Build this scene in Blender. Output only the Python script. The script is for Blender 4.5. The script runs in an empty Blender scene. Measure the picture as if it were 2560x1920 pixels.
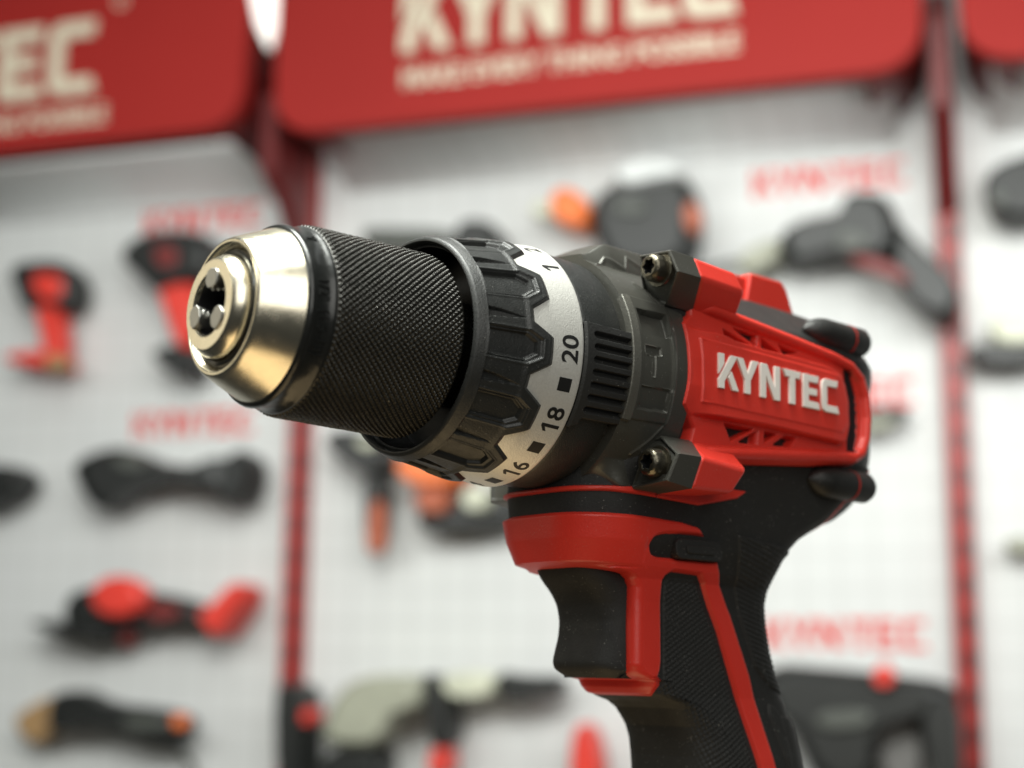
import bpy, bmesh, math, random
import numpy as np
from mathutils import Matrix, Vector

random.seed(4)
rng = np.random.default_rng(7)
C = bpy.context.scene.collection
S = 0.001                      # the drill is modelled in millimetres
HEIGHT = 1.5                   # camera height above the floor

# ------------------------------------------------------------------ camera
sc = bpy.context.scene
cam_d = bpy.data.cameras.new('camera')
cam = bpy.data.objects.new('camera', cam_d)
C.objects.link(cam)
cam_d.sensor_width = 36.0
cam_d.lens = 52.03
cam_d.clip_start = 0.02
cam_d.clip_end = 60.0
cam.matrix_world = Matrix(((0.9999494, -0.0100635, 0.0, 0.0),
                           (-0.0018015, -0.1790084, -0.9838459, 0.0),
                           (0.0099010, 0.9837961, -0.1790175, HEIGHT),
                           (0, 0, 0, 1)))
cam_d.dof.use_dof = True
cam_d.dof.focus_distance = 0.347
cam_d.dof.aperture_fstop = 8.0
sc.camera = cam

# ------------------------------------------------------------------ world, lamps, exposure
world = bpy.data.worlds.new('World')
sc.world = world
world.use_nodes = True
bg = world.node_tree.nodes['Background']
bg.inputs[0].default_value = (0.80, 0.86, 0.84, 1)
bg.inputs[1].default_value = 0.04
sc.view_settings.view_transform = 'Standard'
sc.view_settings.look = 'None'
sc.view_settings.exposure = 0.0
sc.view_settings.gamma = 1.0
sc.view_settings.use_curve_mapping = False
sc.cycles.max_bounces = 6
try:
    sc.cycles.use_denoising = True
except Exception:
    pass

def lamp(name, loc, target, size, size_y, power, col):
    d = bpy.data.lights.new(name, 'AREA')
    d.shape = 'RECTANGLE'
    d.size = size
    d.size_y = size_y
    d.energy = power
    d.color = col
    o = bpy.data.objects.new(name, d)
    C.objects.link(o)
    o.location = loc
    v = Vector(target) - Vector(loc)
    o.rotation_euler = v.to_track_quat('-Z', 'Y').to_euler()
    return o

DR = Vector((0.0, 0.35, 1.56))
lamp('hall_and_fill_light', (-0.30, -0.05, 3.0), (-0.05, 0.35, 1.5), 1.5, 0.9, 22, (0.97, 1.0, 0.94))
lamp('hall_and_fill_light', (-0.16, 0.30, 2.42), (0.0, 0.38, 1.58), 0.55, 0.35, 19, (0.97, 1.0, 0.93))  # small lamp added close above the drill to brighten its top faces
lamp('hall_and_fill_light', (-1.6, -0.4, 2.6), DR, 0.9, 0.25, 8, (0.97, 1.0, 0.92))
lamp('hall_and_fill_light', (0.5, -1.65, 2.45), DR, 1.9, 1.8, 26, (1.0, 0.985, 0.92))  # broad key panel added behind the camera for the cone's bright band
lamp('hall_and_fill_light', (-1.4, 0.6, 1.95), DR, 0.9, 0.9, 2.6, (1.0, 0.90, 0.68))  # warm lamp added at the left to light the chuck nose
lamp('hall_and_fill_light', (0.0, 0.9, 3.7), (0.1, 2.3, 1.65), 3.2, 0.7, 8, (0.97, 1.0, 0.985))
lamp('hall_and_fill_light', (0.1, 0.95, 2.14), (0.1, 2.3, 1.85), 3.4, 0.25, 27, (0.97, 1.0, 0.985))  # low lamp added out of frame to light the wall under the header
lamp('floor_bounce', (-0.05, 0.36, 0.80), DR, 1.0, 0.5, 2.4, (1.0, 0.74, 0.40))

# ------------------------------------------------------------------ materials
def mat(name, col, rough=0.5, metal=0.0, bump=None, coat=0.0, vary=0.0, vscale=40.0, spec=0.5, aniso=0.0, rvary=0.0, dust=0.0):
    m = bpy.data.materials.new(name)
    m.use_nodes = True
    nt = m.node_tree
    b = nt.nodes['Principled BSDF']
    b.inputs['Base Color'].default_value = (*col, 1)
    b.inputs['Roughness'].default_value = rough
    b.inputs['Metallic'].default_value = metal
    b.inputs['Specular IOR Level'].default_value = spec
    b.inputs['Coat Weight'].default_value = coat
    b.inputs['Anisotropic'].default_value = aniso
    tc = nt.nodes.new('ShaderNodeTexCoord')
    if vary or rvary:
        n = nt.nodes.new('ShaderNodeTexNoise')
        n.inputs['Scale'].default_value = vscale
        n.inputs['Detail'].default_value = 5
        nt.links.new(tc.outputs['Object'], n.inputs['Vector'])
        if vary:
            r = nt.nodes.new('ShaderNodeValToRGB')
            r.color_ramp.elements[0].position = 0.3
            r.color_ramp.elements[1].position = 0.7
            r.color_ramp.elements[0].color = (*[c * (1 - vary) for c in col], 1)
            r.color_ramp.elements[1].color = (*[min(1, c * (1 + vary)) for c in col], 1)
            nt.links.new(n.outputs['Fac'], r.inputs['Fac'])
            nt.links.new(r.outputs['Color'], b.inputs['Base Color'])
        if rvary:
            mr = nt.nodes.new('ShaderNodeMapRange')
            mr.inputs[1].default_value = 0.3
            mr.inputs[2].default_value = 0.7
            mr.inputs[3].default_value = max(0.02, rough - rvary)
            mr.inputs[4].default_value = min(1, rough + rvary)
            nt.links.new(n.outputs['Fac'], mr.inputs[0])
            nt.links.new(mr.outputs[0], b.inputs['Roughness'])
    if dust:                                   # sparse lint and dust specks
        n = nt.nodes.new('ShaderNodeTexNoise')
        n.inputs['Scale'].default_value = 2600
        n.inputs['Detail'].default_value = 1
        n3 = nt.nodes.new('ShaderNodeTexNoise')
        n3.inputs['Scale'].default_value = 130
        ad = nt.nodes.new('ShaderNodeMath'); ad.operation = 'MULTIPLY_ADD'
        ad.inputs[1].default_value = 0.25
        nt.links.new(tc.outputs['Object'], n.inputs['Vector'])
        nt.links.new(tc.outputs['Object'], n3.inputs['Vector'])
        nt.links.new(n3.outputs['Fac'], ad.inputs[0]); nt.links.new(n.outputs['Fac'], ad.inputs[2])
        mr2 = nt.nodes.new('ShaderNodeMapRange')
        mr2.inputs[1].default_value = 0.865; mr2.inputs[2].default_value = 0.93
        mr2.inputs[3].default_value = 0; mr2.inputs[4].default_value = dust
        nt.links.new(ad.outputs[0], mr2.inputs[0])
        mx = nt.nodes.new('ShaderNodeMix'); mx.data_type = 'RGBA'
        old = b.inputs['Base Color'].links[0].from_socket if b.inputs['Base Color'].links else None
        if old: nt.links.new(old, mx.inputs[6])
        else: mx.inputs[6].default_value = (*col, 1)
        mx.inputs[7].default_value = (0.42, 0.41, 0.37, 1)
        nt.links.new(mr2.outputs[0], mx.inputs[0])
        nt.links.new(mx.outputs[2], b.inputs['Base Color'])
    if bump:
        scale, dist, stretch = bump
        mp = nt.nodes.new('ShaderNodeMapping')
        mp.inputs['Scale'].default_value = stretch
        n2 = nt.nodes.new('ShaderNodeTexNoise')
        n2.inputs['Scale'].default_value = scale
        n2.inputs['Detail'].default_value = 2
        bp = nt.nodes.new('ShaderNodeBump')
        bp.inputs['Strength'].default_value = 1.0
        bp.inputs['Distance'].default_value = dist
        nt.links.new(tc.outputs['Object'], mp.inputs['Vector'])
        nt.links.new(mp.outputs[0], n2.inputs['Vector'])
        nt.links.new(n2.outputs['Fac'], bp.inputs['Height'])
        nt.links.new(bp.outputs[0], b.inputs['Normal'])
    return m

ONE = (1, 1, 1)
M = {}
M['collar'] = mat('black_textured_plastic', (0.019, 0.020, 0.019), 0.43, bump=(2600, 0.00009, ONE), rvary=0.06, vscale=500, dust=0.35)
M['black'] = mat('black_plastic', (0.013, 0.013, 0.012), 0.52, bump=(1600, 0.00008, ONE), rvary=0.06, vscale=120, dust=0.7)
M['rubber'] = mat('black_rubber', (0.013, 0.013, 0.012), 0.70, bump=(1800, 0.00010, ONE), rvary=0.07, vscale=150, dust=0.7)
M['deep'] = mat('deep_black', (0.004, 0.004, 0.005), 0.5)
M['housing'] = mat('dark_grey_metal', (0.075, 0.074, 0.064), 0.37, metal=0.35, bump=(1600, 0.00004, ONE), rvary=0.06, vscale=160, dust=0.7)
M['housing_worn'] = mat('grey_metal_rim', (0.13, 0.127, 0.11), 0.42, metal=0.45, bump=(1800, 0.00009, ONE), rvary=0.08, vscale=300)
M['scale'] = mat('satin_silver', (0.80, 0.79, 0.74), 0.42, metal=0.55, bump=(2600, 0.00007, ONE), vary=0.05, vscale=1800)
M['chuck'] = mat('brushed_gold_steel', (0.78, 0.72, 0.57), 0.25, metal=1.0, bump=(700, 0.000008, (6, 1, 1)), rvary=0.03, vscale=400)
M['jaw'] = mat('jaw_steel', (0.40, 0.395, 0.37), 0.42, metal=1.0, bump=(900, 0.00008, ONE))
M['sleeve'] = mat('knurled_black_steel', (0.026, 0.025, 0.021), 0.27, metal=0.45, rvary=0.08, vscale=400, dust=0.7)
M['band'] = mat('glossy_black_band', (0.015, 0.016, 0.015), 0.28, metal=0.2, bump=(260, 0.00020, ONE), coat=0.2)
M['red'] = mat('red_plastic', (0.66, 0.034, 0.020), 0.42, bump=(1900, 0.00007, ONE), vary=0.035, vscale=45, rvary=0.09, dust=0.35)
M['white'] = mat('white_lettering', (0.84, 0.79, 0.73), 0.55, bump=(1500, 0.00005, ONE))
M['ink'] = mat('black_print', (0.008, 0.008, 0.008), 0.5)
M['screw'] = mat('dark_brass_screw', (0.13, 0.118, 0.09), 0.36, metal=0.95, bump=(700, 0.00022, ONE), rvary=0.1, vscale=400)

def panel_mat():
    m = mat('white_panel', (0.61, 0.618, 0.605), 0.5)
    nt = m.node_tree; b = nt.nodes['Principled BSDF']
    tc = nt.nodes.new('ShaderNodeTexCoord'); sep = nt.nodes.new('ShaderNodeSeparateXYZ')
    nt.links.new(tc.outputs['Object'], sep.inputs[0])
    parts = []
    for ax, off in (('X', .013), ('Z', .02)):
        m1 = nt.nodes.new('ShaderNodeMath'); m1.operation = 'MULTIPLY_ADD'; m1.inputs[1].default_value = 20; m1.inputs[2].default_value = off * 20
        m2 = nt.nodes.new('ShaderNodeMath'); m2.operation = 'FRACT'
        m3 = nt.nodes.new('ShaderNodeMath'); m3.operation = 'LESS_THAN'; m3.inputs[1].default_value = 0.11
        nt.links.new(sep.outputs[ax], m1.inputs[0]); nt.links.new(m1.outputs[0], m2.inputs[0]); nt.links.new(m2.outputs[0], m3.inputs[0])
        parts.append(m3)
    mx_ = nt.nodes.new('ShaderNodeMath'); mx_.operation = 'MAXIMUM'
    nt.links.new(parts[0].outputs[0], mx_.inputs[0]); nt.links.new(parts[1].outputs[0], mx_.inputs[1])
    n = nt.nodes.new('ShaderNodeTexNoise'); n.inputs['Scale'].default_value = 2.2
    nt.links.new(tc.outputs['Object'], n.inputs['Vector'])
    r = nt.nodes.new('ShaderNodeValToRGB')
    r.color_ramp.elements[0].position = .3; r.color_ramp.elements[1].position = .7
    r.color_ramp.elements[0].color = (0.585, 0.59, 0.585, 1); r.color_ramp.elements[1].color = (0.63, 0.64, 0.625, 1)
    nt.links.new(n.outputs['Fac'], r.inputs['Fac'])
    mix = nt.nodes.new('ShaderNodeMix'); mix.data_type = 'RGBA'
    nt.links.new(mx_.outputs[0], mix.inputs[0]); nt.links.new(r.outputs['Color'], mix.inputs[6])
    mix.inputs[7].default_value = (0.54, 0.545, 0.535, 1)
    nt.links.new(mix.outputs[2], b.inputs['Base Color'])
    return m
M['wall'] = panel_mat()
M['header'] = mat('red_header', (0.28, 0.016, 0.013), 0.62, spec=0.2, vary=0.06, vscale=2)
M['header_letters'] = mat('cream_letters', (0.60, 0.54, 0.41), 0.5)
M['logo_red'] = mat('printed_red', (0.62, 0.06, 0.05), 0.5)
M['post'] = mat('red_post', (0.30, 0.018, 0.014), 0.4, vary=0.2, vscale=25)
def post_mat():
    m = mat('red_post', (0.30, 0.018, 0.014), 0.4)
    nt = m.node_tree; b = nt.nodes['Principled BSDF']
    tc = nt.nodes.new('ShaderNodeTexCoord'); sep = nt.nodes.new('ShaderNodeSeparateXYZ')
    nt.links.new(tc.outputs['Object'], sep.inputs[0])
    def mth(op, a, v):
        n = nt.nodes.new('ShaderNodeMath'); n.operation = op
        nt.links.new(a, n.inputs[0])
        if v is not None:
            if hasattr(v, 'links'): nt.links.new(v, n.inputs[1])
            else: n.inputs[1].default_value = v
        return n.outputs[0]
    fr = mth('FRACT', mth('MULTIPLY', sep.outputs['Z'], 20.0), None)
    a = mth('GREATER_THAN', fr, 0.42)
    c = mth('LESS_THAN', mth('ABSOLUTE', mth('SUBTRACT', sep.outputs['X'], 0.004), None), 0.0065)
    k = mth('MULTIPLY', a, c)
    mx = nt.nodes.new('ShaderNodeMix'); mx.data_type = 'RGBA'
    mx.inputs[6].default_value = (0.30, 0.018, 0.014, 1); mx.inputs[7].default_value = (0.035, 0.006, 0.006, 1)
    nt.links.new(k, mx.inputs[0]); nt.links.new(mx.outputs[2], b.inputs['Base Color'])
    return m
M['post'] = post_mat()
M['red_in_shade'] = mat('shaded_booth_red', (0.11, 0.008, 0.008), 0.45)  # booth red darkened, the shade near the header put into the colour
for k, c, r in (('tool_black', (0.013, 0.014, 0.013), 0.45), ('tool_red', (0.66, 0.045, 0.030), 0.4),
                ('tool_maroon', (0.17, 0.018, 0.016), 0.5), ('tool_tan', (0.36, 0.22, 0.10), 0.5),
                ('tool_grey', (0.075, 0.08, 0.07), 0.5), ('tool_orange', (0.80, 0.17, 0.03), 0.4),
                ('tool_orange_dark', (0.36, 0.085, 0.035), 0.5), ('tool_highlight', (0.62, 0.64, 0.63), 0.3),
                ('tool_cream', (0.58, 0.59, 0.46), 0.5), ('tool_olive', (0.33, 0.335, 0.26), 0.5),
                ('tool_pale_grey', (0.15, 0.145, 0.14), 0.5)):
    M[k] = mat(k, c, r, vary=0.12, vscale=30)

# ------------------------------------------------------------------ helpers
def empty(name, label=None, cat=None, group=None, mw=None):
    o = bpy.data.objects.new(name, None)
    C.objects.link(o)
    o.empty_display_size = 0.02
    if mw is not None:
        o.matrix_world = mw
    if label: o['label'] = label
    if cat: o['category'] = cat
    if group: o['group'] = group
    return o

def link(name, me, m, parent=None, angle=35, bevel=0.0, seg=2, kind=None, label=None, smooth=True):
    o = bpy.data.objects.new(name, me)
    C.objects.link(o)
    ms = m if isinstance(m, (list, tuple)) else [m]
    for x in ms:
        me.materials.append(M[x] if isinstance(x, str) else x)
    if smooth:
        me.shade_smooth()
        if not bevel and angle < 180:
            bm = bmesh.new(); bm.from_mesh(me)
            ca = math.radians(angle)
            for e in bm.edges:
                if len(e.link_faces) == 2 and e.calc_face_angle(0) > ca:
                    e.smooth = False
            bm.to_mesh(me); bm.free()
    if bevel:
        b = o.modifiers.new('bevel', 'BEVEL')
        b.width = bevel; b.segments = seg; b.limit_method = 'ANGLE'
        b.angle_limit = math.radians(28); b.harden_normals = True
    if parent is not None: o.parent = parent
    if kind: o['kind'] = kind
    if label: o['label'] = label
    return o

class MB:
    """collects geometry given as (x, L, z) in mm; L points at the side the camera sees"""
    def __init__(s, unit=S): s.v = []; s.f = []; s.n = 0; s.u = unit; s.mi = []
    def add(s, V, F, mi=0):
        V = np.asarray(V, float).reshape(-1, 3)
        s.v.append(V); s.f += [tuple(int(i) + s.n for i in f) for f in F]
        s.mi += [mi] * len(F)
        s.n += len(V)
    def grid(s, X, L, Z, close_u=False, close_v=False, keep=None, flip=False, mi=0):
        nu, nv = X.shape
        V = np.stack([X, L, Z], -1).reshape(-1, 3)
        iu = np.arange(nu if close_u else nu - 1); iv = np.arange(nv if close_v else nv - 1)
        A, B = np.meshgrid(iu, iv, indexing='ij')
        a = A * nv + B; b = ((A + 1) % nu) * nv + B
        c = ((A + 1) % nu) * nv + (B + 1) % nv; d = A * nv + (B + 1) % nv
        F = np.stack([a, b, c, d], -1).reshape(-1, 4)
        if keep is not None:
            k = keep.reshape(-1)
            F = F[k[F].any(axis=1)]
        if flip: F = F[:, ::-1]
        s.add(V, F.tolist(), mi)
    def prism_x(s, poly, x0, x1, mi=0, top=None):
        """poly in (L, z), extruded along x; top = other polygon at x1"""
        n = len(poly); top = top or poly
        V = [(x0 if np.isscalar(x0) else x0[i], p[0], p[1]) for i, p in enumerate(poly)] + \
            [(x1 if np.isscalar(x1) else x1[i], p[0], p[1]) for i, p in enumerate(top)]
        F = [tuple(range(n)), tuple(range(2 * n - 1, n - 1, -1))] + [(i, i + n, (i + 1) % n + n, (i + 1) % n) for i in range(n)]
        s.add(V, F, mi)
    def prism_l(s, poly, l0, l1, mi=0, top=None):
        """poly in (x, z), extruded sideways"""
        n = len(poly); top = top or poly
        V = [(p[0], l0, p[1]) for p in poly] + [(p[0], l1, p[1]) for p in top]
        F = [tuple(range(n)), tuple(range(2 * n - 1, n - 1, -1))] + [(i, i + n, (i + 1) % n + n, (i + 1) % n) for i in range(n)]
        s.add(V, F, mi)
    def mesh(s, name):
        V = np.concatenate(s.v)
        V = np.stack([V[:, 0], -V[:, 1], V[:, 2]], -1) * s.u
        me = bpy.data.meshes.new(name)
        me.from_pydata(V.tolist(), [], s.f)
        if any(s.mi):
            me.polygons.foreach_set('material_index', s.mi)
        me.update()
        bm = bmesh.new(); bm.from_mesh(me)
        loose = [v for v in bm.verts if not v.link_faces]
        bmesh.ops.delete(bm, geom=loose, context='VERTS')
        bmesh.ops.recalc_face_normals(bm, faces=bm.faces)
        bm.to_mesh(me); bm.free()
        return me

def smooth01(t): t = np.clip(t, 0, 1); return t * t * (3 - 2 * t)
def tri(t): return np.abs((t % 1.0) * 2 - 1)

def sdf(px, py, polys):
    """signed distance, positive inside (even-odd over all polygons)"""
    px = np.asarray(px, float); py = np.asarray(py, float)
    d2 = np.full(px.shape, 1e18); ins = np.zeros(px.shape, bool)
    for poly in polys:
        n = len(poly)
        for i in range(n):
            ax, ay = poly[i]; bx, by = poly[(i + 1) % n]
            ex, ey = bx - ax, by - ay
            t = np.clip(((px - ax) * ex + (py - ay) * ey) / (ex * ex + ey * ey + 1e-12), 0, 1)
            d2 = np.minimum(d2, (px - ax - t * ex) ** 2 + (py - ay - t * ey) ** 2)
            cr = ((ay > py) != (by > py)) & (px < (bx - ax) * (py - ay) / ((by - ay) if by != ay else 1e-12) + ax)
            ins ^= cr
    d = np.sqrt(d2)
    return np.where(ins, d, -d)

def dline(px, py, pts):
    d2 = np.full(np.shape(px), 1e18)
    for (ax, ay), (bx, by) in zip(pts[:-1], pts[1:]):
        ex, ey = bx - ax, by - ay
        t = np.clip(((px - ax) * ex + (py - ay) * ey) / (ex * ex + ey * ey + 1e-12), 0, 1)
        d2 = np.minimum(d2, (px - ax - t * ex) ** 2 + (py - ay - t * ey) ** 2)
    return np.sqrt(d2)

def chaikin(p, k=2):
    p = [tuple(q) for q in p]
    for _ in range(k):
        q = []
        for i in range(len(p)):
            a, b = p[i], p[(i + 1) % len(p)]
            q += [(a[0] * .75 + b[0] * .25, a[1] * .75 + b[1] * .25), (a[0] * .25 + b[0] * .75, a[1] * .25 + b[1] * .75)]
        p = q
    return p

def lathe(mb, prof, n=128, cx=0, cl=0, cz=0, mi=0):
    """profile of (x, r), revolved round an axis parallel to x"""
    P = np.array(prof, float)
    ph = np.linspace(0, 2 * np.pi, n, endpoint=False)
    X = np.repeat(P[:, :1], n, 1) + cx
    L = P[:, 1:2] * np.cos(ph)[None] + cl
    Z = P[:, 1:2] * np.sin(ph)[None] + cz
    mb.grid(X, L, Z, close_v=True, mi=mi)

def fillet(poly, r, k=5):
    """round the corners of a closed polygon"""
    out = []; n = len(poly)
    for i in range(n):
        a, p, b = (np.array(poly[j % n], float) for j in (i - 1, i, i + 1))
        u = (a - p); w = (b - p); lu = np.hypot(*u); lw = np.hypot(*w)
        rr = r[i] if isinstance(r, (list, tuple)) else r
        c = min(rr, lu * .45, lw * .45)
        p0 = p + u / lu * c; p1 = p + w / lw * c
        for t in np.linspace(0, 1, k):
            q = (1 - t) ** 2 * p0 + 2 * t * (1 - t) * p + t * t * p1
            out.append(tuple(q))
    return out

def resample(poly, n):
    P = np.array(poly + [poly[0]], float)
    s = np.concatenate([[0], np.cumsum(np.hypot(*np.diff(P, axis=0).T))])
    t = np.linspace(0, s[-1], n, endpoint=False)
    return np.stack([np.interp(t, s, P[:, 0]), np.interp(t, s, P[:, 1])], -1)

def text_mesh(txt, size, bold=0.0, extrude=0.0, xs=1.0):
    cu = bpy.data.curves.new('txt', 'FONT')
    cu.body = txt; cu.size = size; cu.offset = bold; cu.extrude = extrude
    cu.resolution_u = 4
    cu.align_x = 'CENTER'
    o = bpy.data.objects.new('txt', cu)
    C.objects.link(o)
    dg = bpy.context.evaluated_depsgraph_get()
    me = bpy.data.meshes.new_from_object(o.evaluated_get(dg))
    bpy.data.objects.remove(o)
    V = np.array([v.co[:] for v in me.vertices]); V[:, 0] *= xs
    V[:, 1] -= (V[:, 1].min() + V[:, 1].max()) / 2
    V[:, 0] -= (V[:, 0].min() + V[:, 0].max()) / 2
    F = [tuple(p.vertices) for p in me.polygons]
    return V, F

def bend(name, V2, F, x0, phi0, rfun, m, parent, lift=0.06, up=True, step=2.0, label=None, thick=0.0):
    """wrap flat (u, v) geometry on the barrel: u runs round it, v along it"""
    bm = bmesh.new()
    vs = [bm.verts.new((a, b, 0)) for a, b in V2]
    for f in F:
        try: bm.faces.new([vs[i] for i in f])
        except ValueError: pass
    r0 = rfun(x0)
    umin = min(a for a, b in V2); umax = max(a for a, b in V2)
    st = math.radians(step) * r0
    u = umin + st
    while u < umax:
        bmesh.ops.bisect_plane(bm, geom=bm.verts[:] + bm.edges[:] + bm.faces[:], plane_co=(u, 0, 0), plane_no=(1, 0, 0))
        u += st
    if thick:
        r = bmesh.ops.extrude_face_region(bm, geom=bm.faces[:])
        for v in r['geom']:
            if isinstance(v, bmesh.types.BMVert): v.co.z -= thick
    for v in bm.verts:
        a, b, c = v.co
        if up: x = x0 - b; ph = math.radians(phi0) + a / r0
        else:  x = x0 + b; ph = math.radians(phi0) - a / r0
        r = rfun(x) + lift + c
        v.co = Vector((x, -r * math.cos(ph), r * math.sin(ph))) * S
    me = bpy.data.meshes.new(name)
    bm.to_mesh(me); bm.free()
    return link(name, me, m, parent, label=label)

# ================================================================== the drill
DM = Matrix(((0.764798, -0.643965, 0.019825, -0.0549988),
             (0.643543, 0.765035, 0.023960, 0.3157460),
             (-0.0305963, -0.0055660, 0.9995163, 0.0721976 + HEIGHT),
             (0, 0, 0, 1)))
drill = empty('cordless_drill', 'large red and black cordless drill in sharp focus, chuck pointing left', 'drill', mw=DM)

# ---- motor housing (black, behind the side shell)
sect = fillet([(0, 31), (11, 30.6), (27.2, 17.2), (25.4, 12), (25.2, -14), (21.5, -24), (13, -31), (0, -32),
               (-13, -31), (-21.5, -24), (-25.2, -14), (-25.4, 12), (-27.2, 17.2), (-11, 30.6)], [1, 3, 3, 3, 6, 8, 8, 1, 8, 8, 6, 3, 3, 3])
SR = resample(sect, 160)
mb = MB()
xs = [101, 104, 120, 140, 160, 172, 178, 183, 187.5, 191.5, 194.5, 196.5, 197.5]
ks = [.98, 1, 1, 1, 1, .99, .975, .94, .87, .76, .6, .38, .0]
X = np.repeat(np.array(xs)[:, None], 160, 1)
K = np.array(ks)[:, None]
mb.grid(X, SR[None, :, 0] * K, (SR[None, :, 1]) * K - (1 - K) * 0, close_v=True)
mb.add([(101, q[0] * .98, q[1] * .98) for q in SR], [tuple(range(160))])
motor = link('motor_housing', mb.mesh('motor_housing'), 'black', drill, angle=50)

# screw barrels at the back corners
for sgn in (1, -1):
    for zc, x0, x1 in ((21.3, 156, 182.5), (-20.2, 157, 183.5)):
        mb = MB()
        r = 4.3
        prof = [(x0, 0.01), (x0 + .6, 1.2), (x0 + 2.5, 2.9), (x0 + 5.5, 3.9), (x0 + 8, r), (x1 - 2.2, r), (x1 - .8, r - .7), (x1, r - 2), (x1, .01)]
        lathe(mb, prof, 40, 0, sgn * 24.0, zc)
        b = link('screw_barrel', mb.mesh('screw_barrel'), 'black', drill, angle=60)
        mb = MB(); lathe(mb, [(174.2, r), (174.2, r + .1), (174.5, r + .1), (174.5, r)], 40, 0, sgn * 24.0, zc)
        link('seam_line', mb.mesh('seam_line'), 'red', b)

# red top fin
mb = MB()
mb.prism_l([(124, 26), (126, 37.4), (150, 38.7), (155, 38.7), (155, 27)], -6.6, 6.6)
mb.prism_l([(149.5, 26), (152.8, 39.9), (166.6, 39.8), (168.6, 38.0), (172, 30.5), (172, 27)], -8, 8)
link('top_fin', mb.mesh('top_fin'), 'red', drill, bevel=.0009, seg=3)

# ---- side shell: height field L(x, z)
OUT = [(103.2, 12.6), (106.4, 15.2), (106.4, 20.5), (124, 19.2), (150, 17.0), (166, 15.2), (172, 14.0), (176.5, 11.0), (179.2, 5), (180, -1.5),
       (179, -8), (176.5, -13.2), (172, -15.2), (147, -17.8), (124, -20.2), (106.8, -22), (106.8, -17.2), (107.6, -13.6), (103.6, -9.9), (102.0, -8.6), (102.6, -3), (102.7, 4)]
SLAB = [(101, 11.4), (117, 11.0), (120, 10.4), (131.5, 10.1), (147, 10.0), (158, 9.8), (162.8, 9.0), (165.4, 6), (166.9, 1.5), (167.1, -5), (165.8, -9.0),
        (164, -10.0), (146, -9.7), (132, -9.5), (116, -9.9), (101, -10.4)]
PANEL = [(107.6, 8.9), (107.9, -7.3), (163.5, -7.6), (165.6, -5), (165.6, 1.5), (163.6, 7.4), (162, 8.2)]
SLOT = [(167.8, 11.0), (170.6, 10.6), (172.9, 4.5), (173.5, -2), (173.1, -7.5), (171.8, -11.9), (168.8, -11.6), (169.2, -6), (169.2, 2), (168.4, 6)]
TRI = [[(122.6, 14.6), (131.6, 14.2), (131.2, 11.3)], [(133.2, 14.0), (133.4, 11.0), (140.4, 11.1)], [(140.2, 13.3), (148, 12.4), (142, 11.1)], [(118.5, 13.6), (128.0, 11.1), (119, 11.4)],
       [(118.8, -11.0), (129.8, -11.0), (121.6, -15.0)], [(131.8, -11.0), (131.8, -14.6), (124.6, -14.9)], [(134.3, -11.0), (139.6, -10.9), (134.4, -14.0)],
       [(142.5, -11.0), (147, -11.0), (145, -13.6), (138, -13.9)]]
def beadpath():
    return [(108, 18.6), (124, 17.0), (142, 15.5), (163, 13.6), (170.5, 12.2), (174.8, 9.3), (177, 4.5), (177.7, -1.5), (176.8, -7.5), (174.8, -11.4), (171.2, -13.2), (163, -13.9), (142, -16.1), (124, -18.0), (108, -19.6)]
def shell(side):
    x = np.arange(101.0, 182.5, 0.2); z = np.arange(-23.5, 22.0, 0.2)
    Xg, Zg = np.meshgrid(x, z, indexing='ij')
    base = 28.3 - 0.10 * np.clip(np.abs(Zg) - 12, 0, 20) - np.clip(Xg - 168, 0, 30) * 0.05
    front = smooth01((111 - Xg) / 8)
    cyl = np.sqrt(np.clip(31.2 ** 2 - Zg ** 2, 1, None))
    H = base * (1 - front) + np.maximum(base, cyl) * front
    d = sdf(Xg, Zg, [SLAB])
    slabh = 31.0 - np.clip(Xg - 160, 0, 20) * .06
    fs = smooth01((114 - Xg) / 10)
    slabh = slabh * (1 - fs) + np.minimum(slabh, cyl) * fs
    t = smooth01((d + .75) / .9)
    H = H * (1 - t) + np.maximum(H, slabh) * t
    # rounded rear of the slab
    dp = sdf(Xg, Zg, [PANEL])
    H = H + 0.28 * smooth01(dp / 0.3 + .5)
    H = H + 0.35 * np.exp(-(dp / 0.22) ** 2) * smooth01((112 - Xg) / 4)
    bd = dline(Xg, Zg, beadpath())
    bead = 27.6 + np.sqrt(np.clip(1.75 ** 2 - bd ** 2, 0, None)) * 1.25
    fade = smooth01((Xg - 108) / 6)
    H = np.where(bd < 1.75, np.maximum(H, bead * fade + (1 - fade) * H), H)
    ds = sdf(Xg, Zg, [SLOT])
    H = H - 9.0 * smooth01(ds / .3 + .75)
    for tpoly in TRI:
        dt = sdf(Xg, Zg, [tpoly])
        deep = 3.6
        H = H - deep * smooth01(dt / .3 + .6)
    do = sdf(Xg, Zg, [OUT])
    H = H - 0.8 * smooth01(1 - do / .8) ** 2
    H = np.where(do < 0, H - np.clip(-do * 14, 0, 12), H)
    mb = MB()
    mb.grid(Xg, H * side, Zg, keep=do > -1.0)
    o = link('side_shell', mb.mesh('side_shell'), ['red', 'deep'], drill, angle=180)
    cen = ds > .3
    # faces at the bottom of the slot are the black body seen through it
    cc = np.array([list(p.center / S) for p in o.data.polygons])
    dd = sdf(cc[:, 0], cc[:, 2], [SLOT])
    for p, q in zip(o.data.polygons, dd):
        if q > -.3 and abs(p.center.y / S) < 26.5: p.material_index = 1
    mb = MB(); mb.prism_l(SLOT, 19 * side, 27.9 * side)
    link('vent_gap', mb.mesh('vent_gap'), 'deep', o, bevel=.0001)
    return o
shell_l = shell(1)
shell_r = shell(-1)

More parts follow.
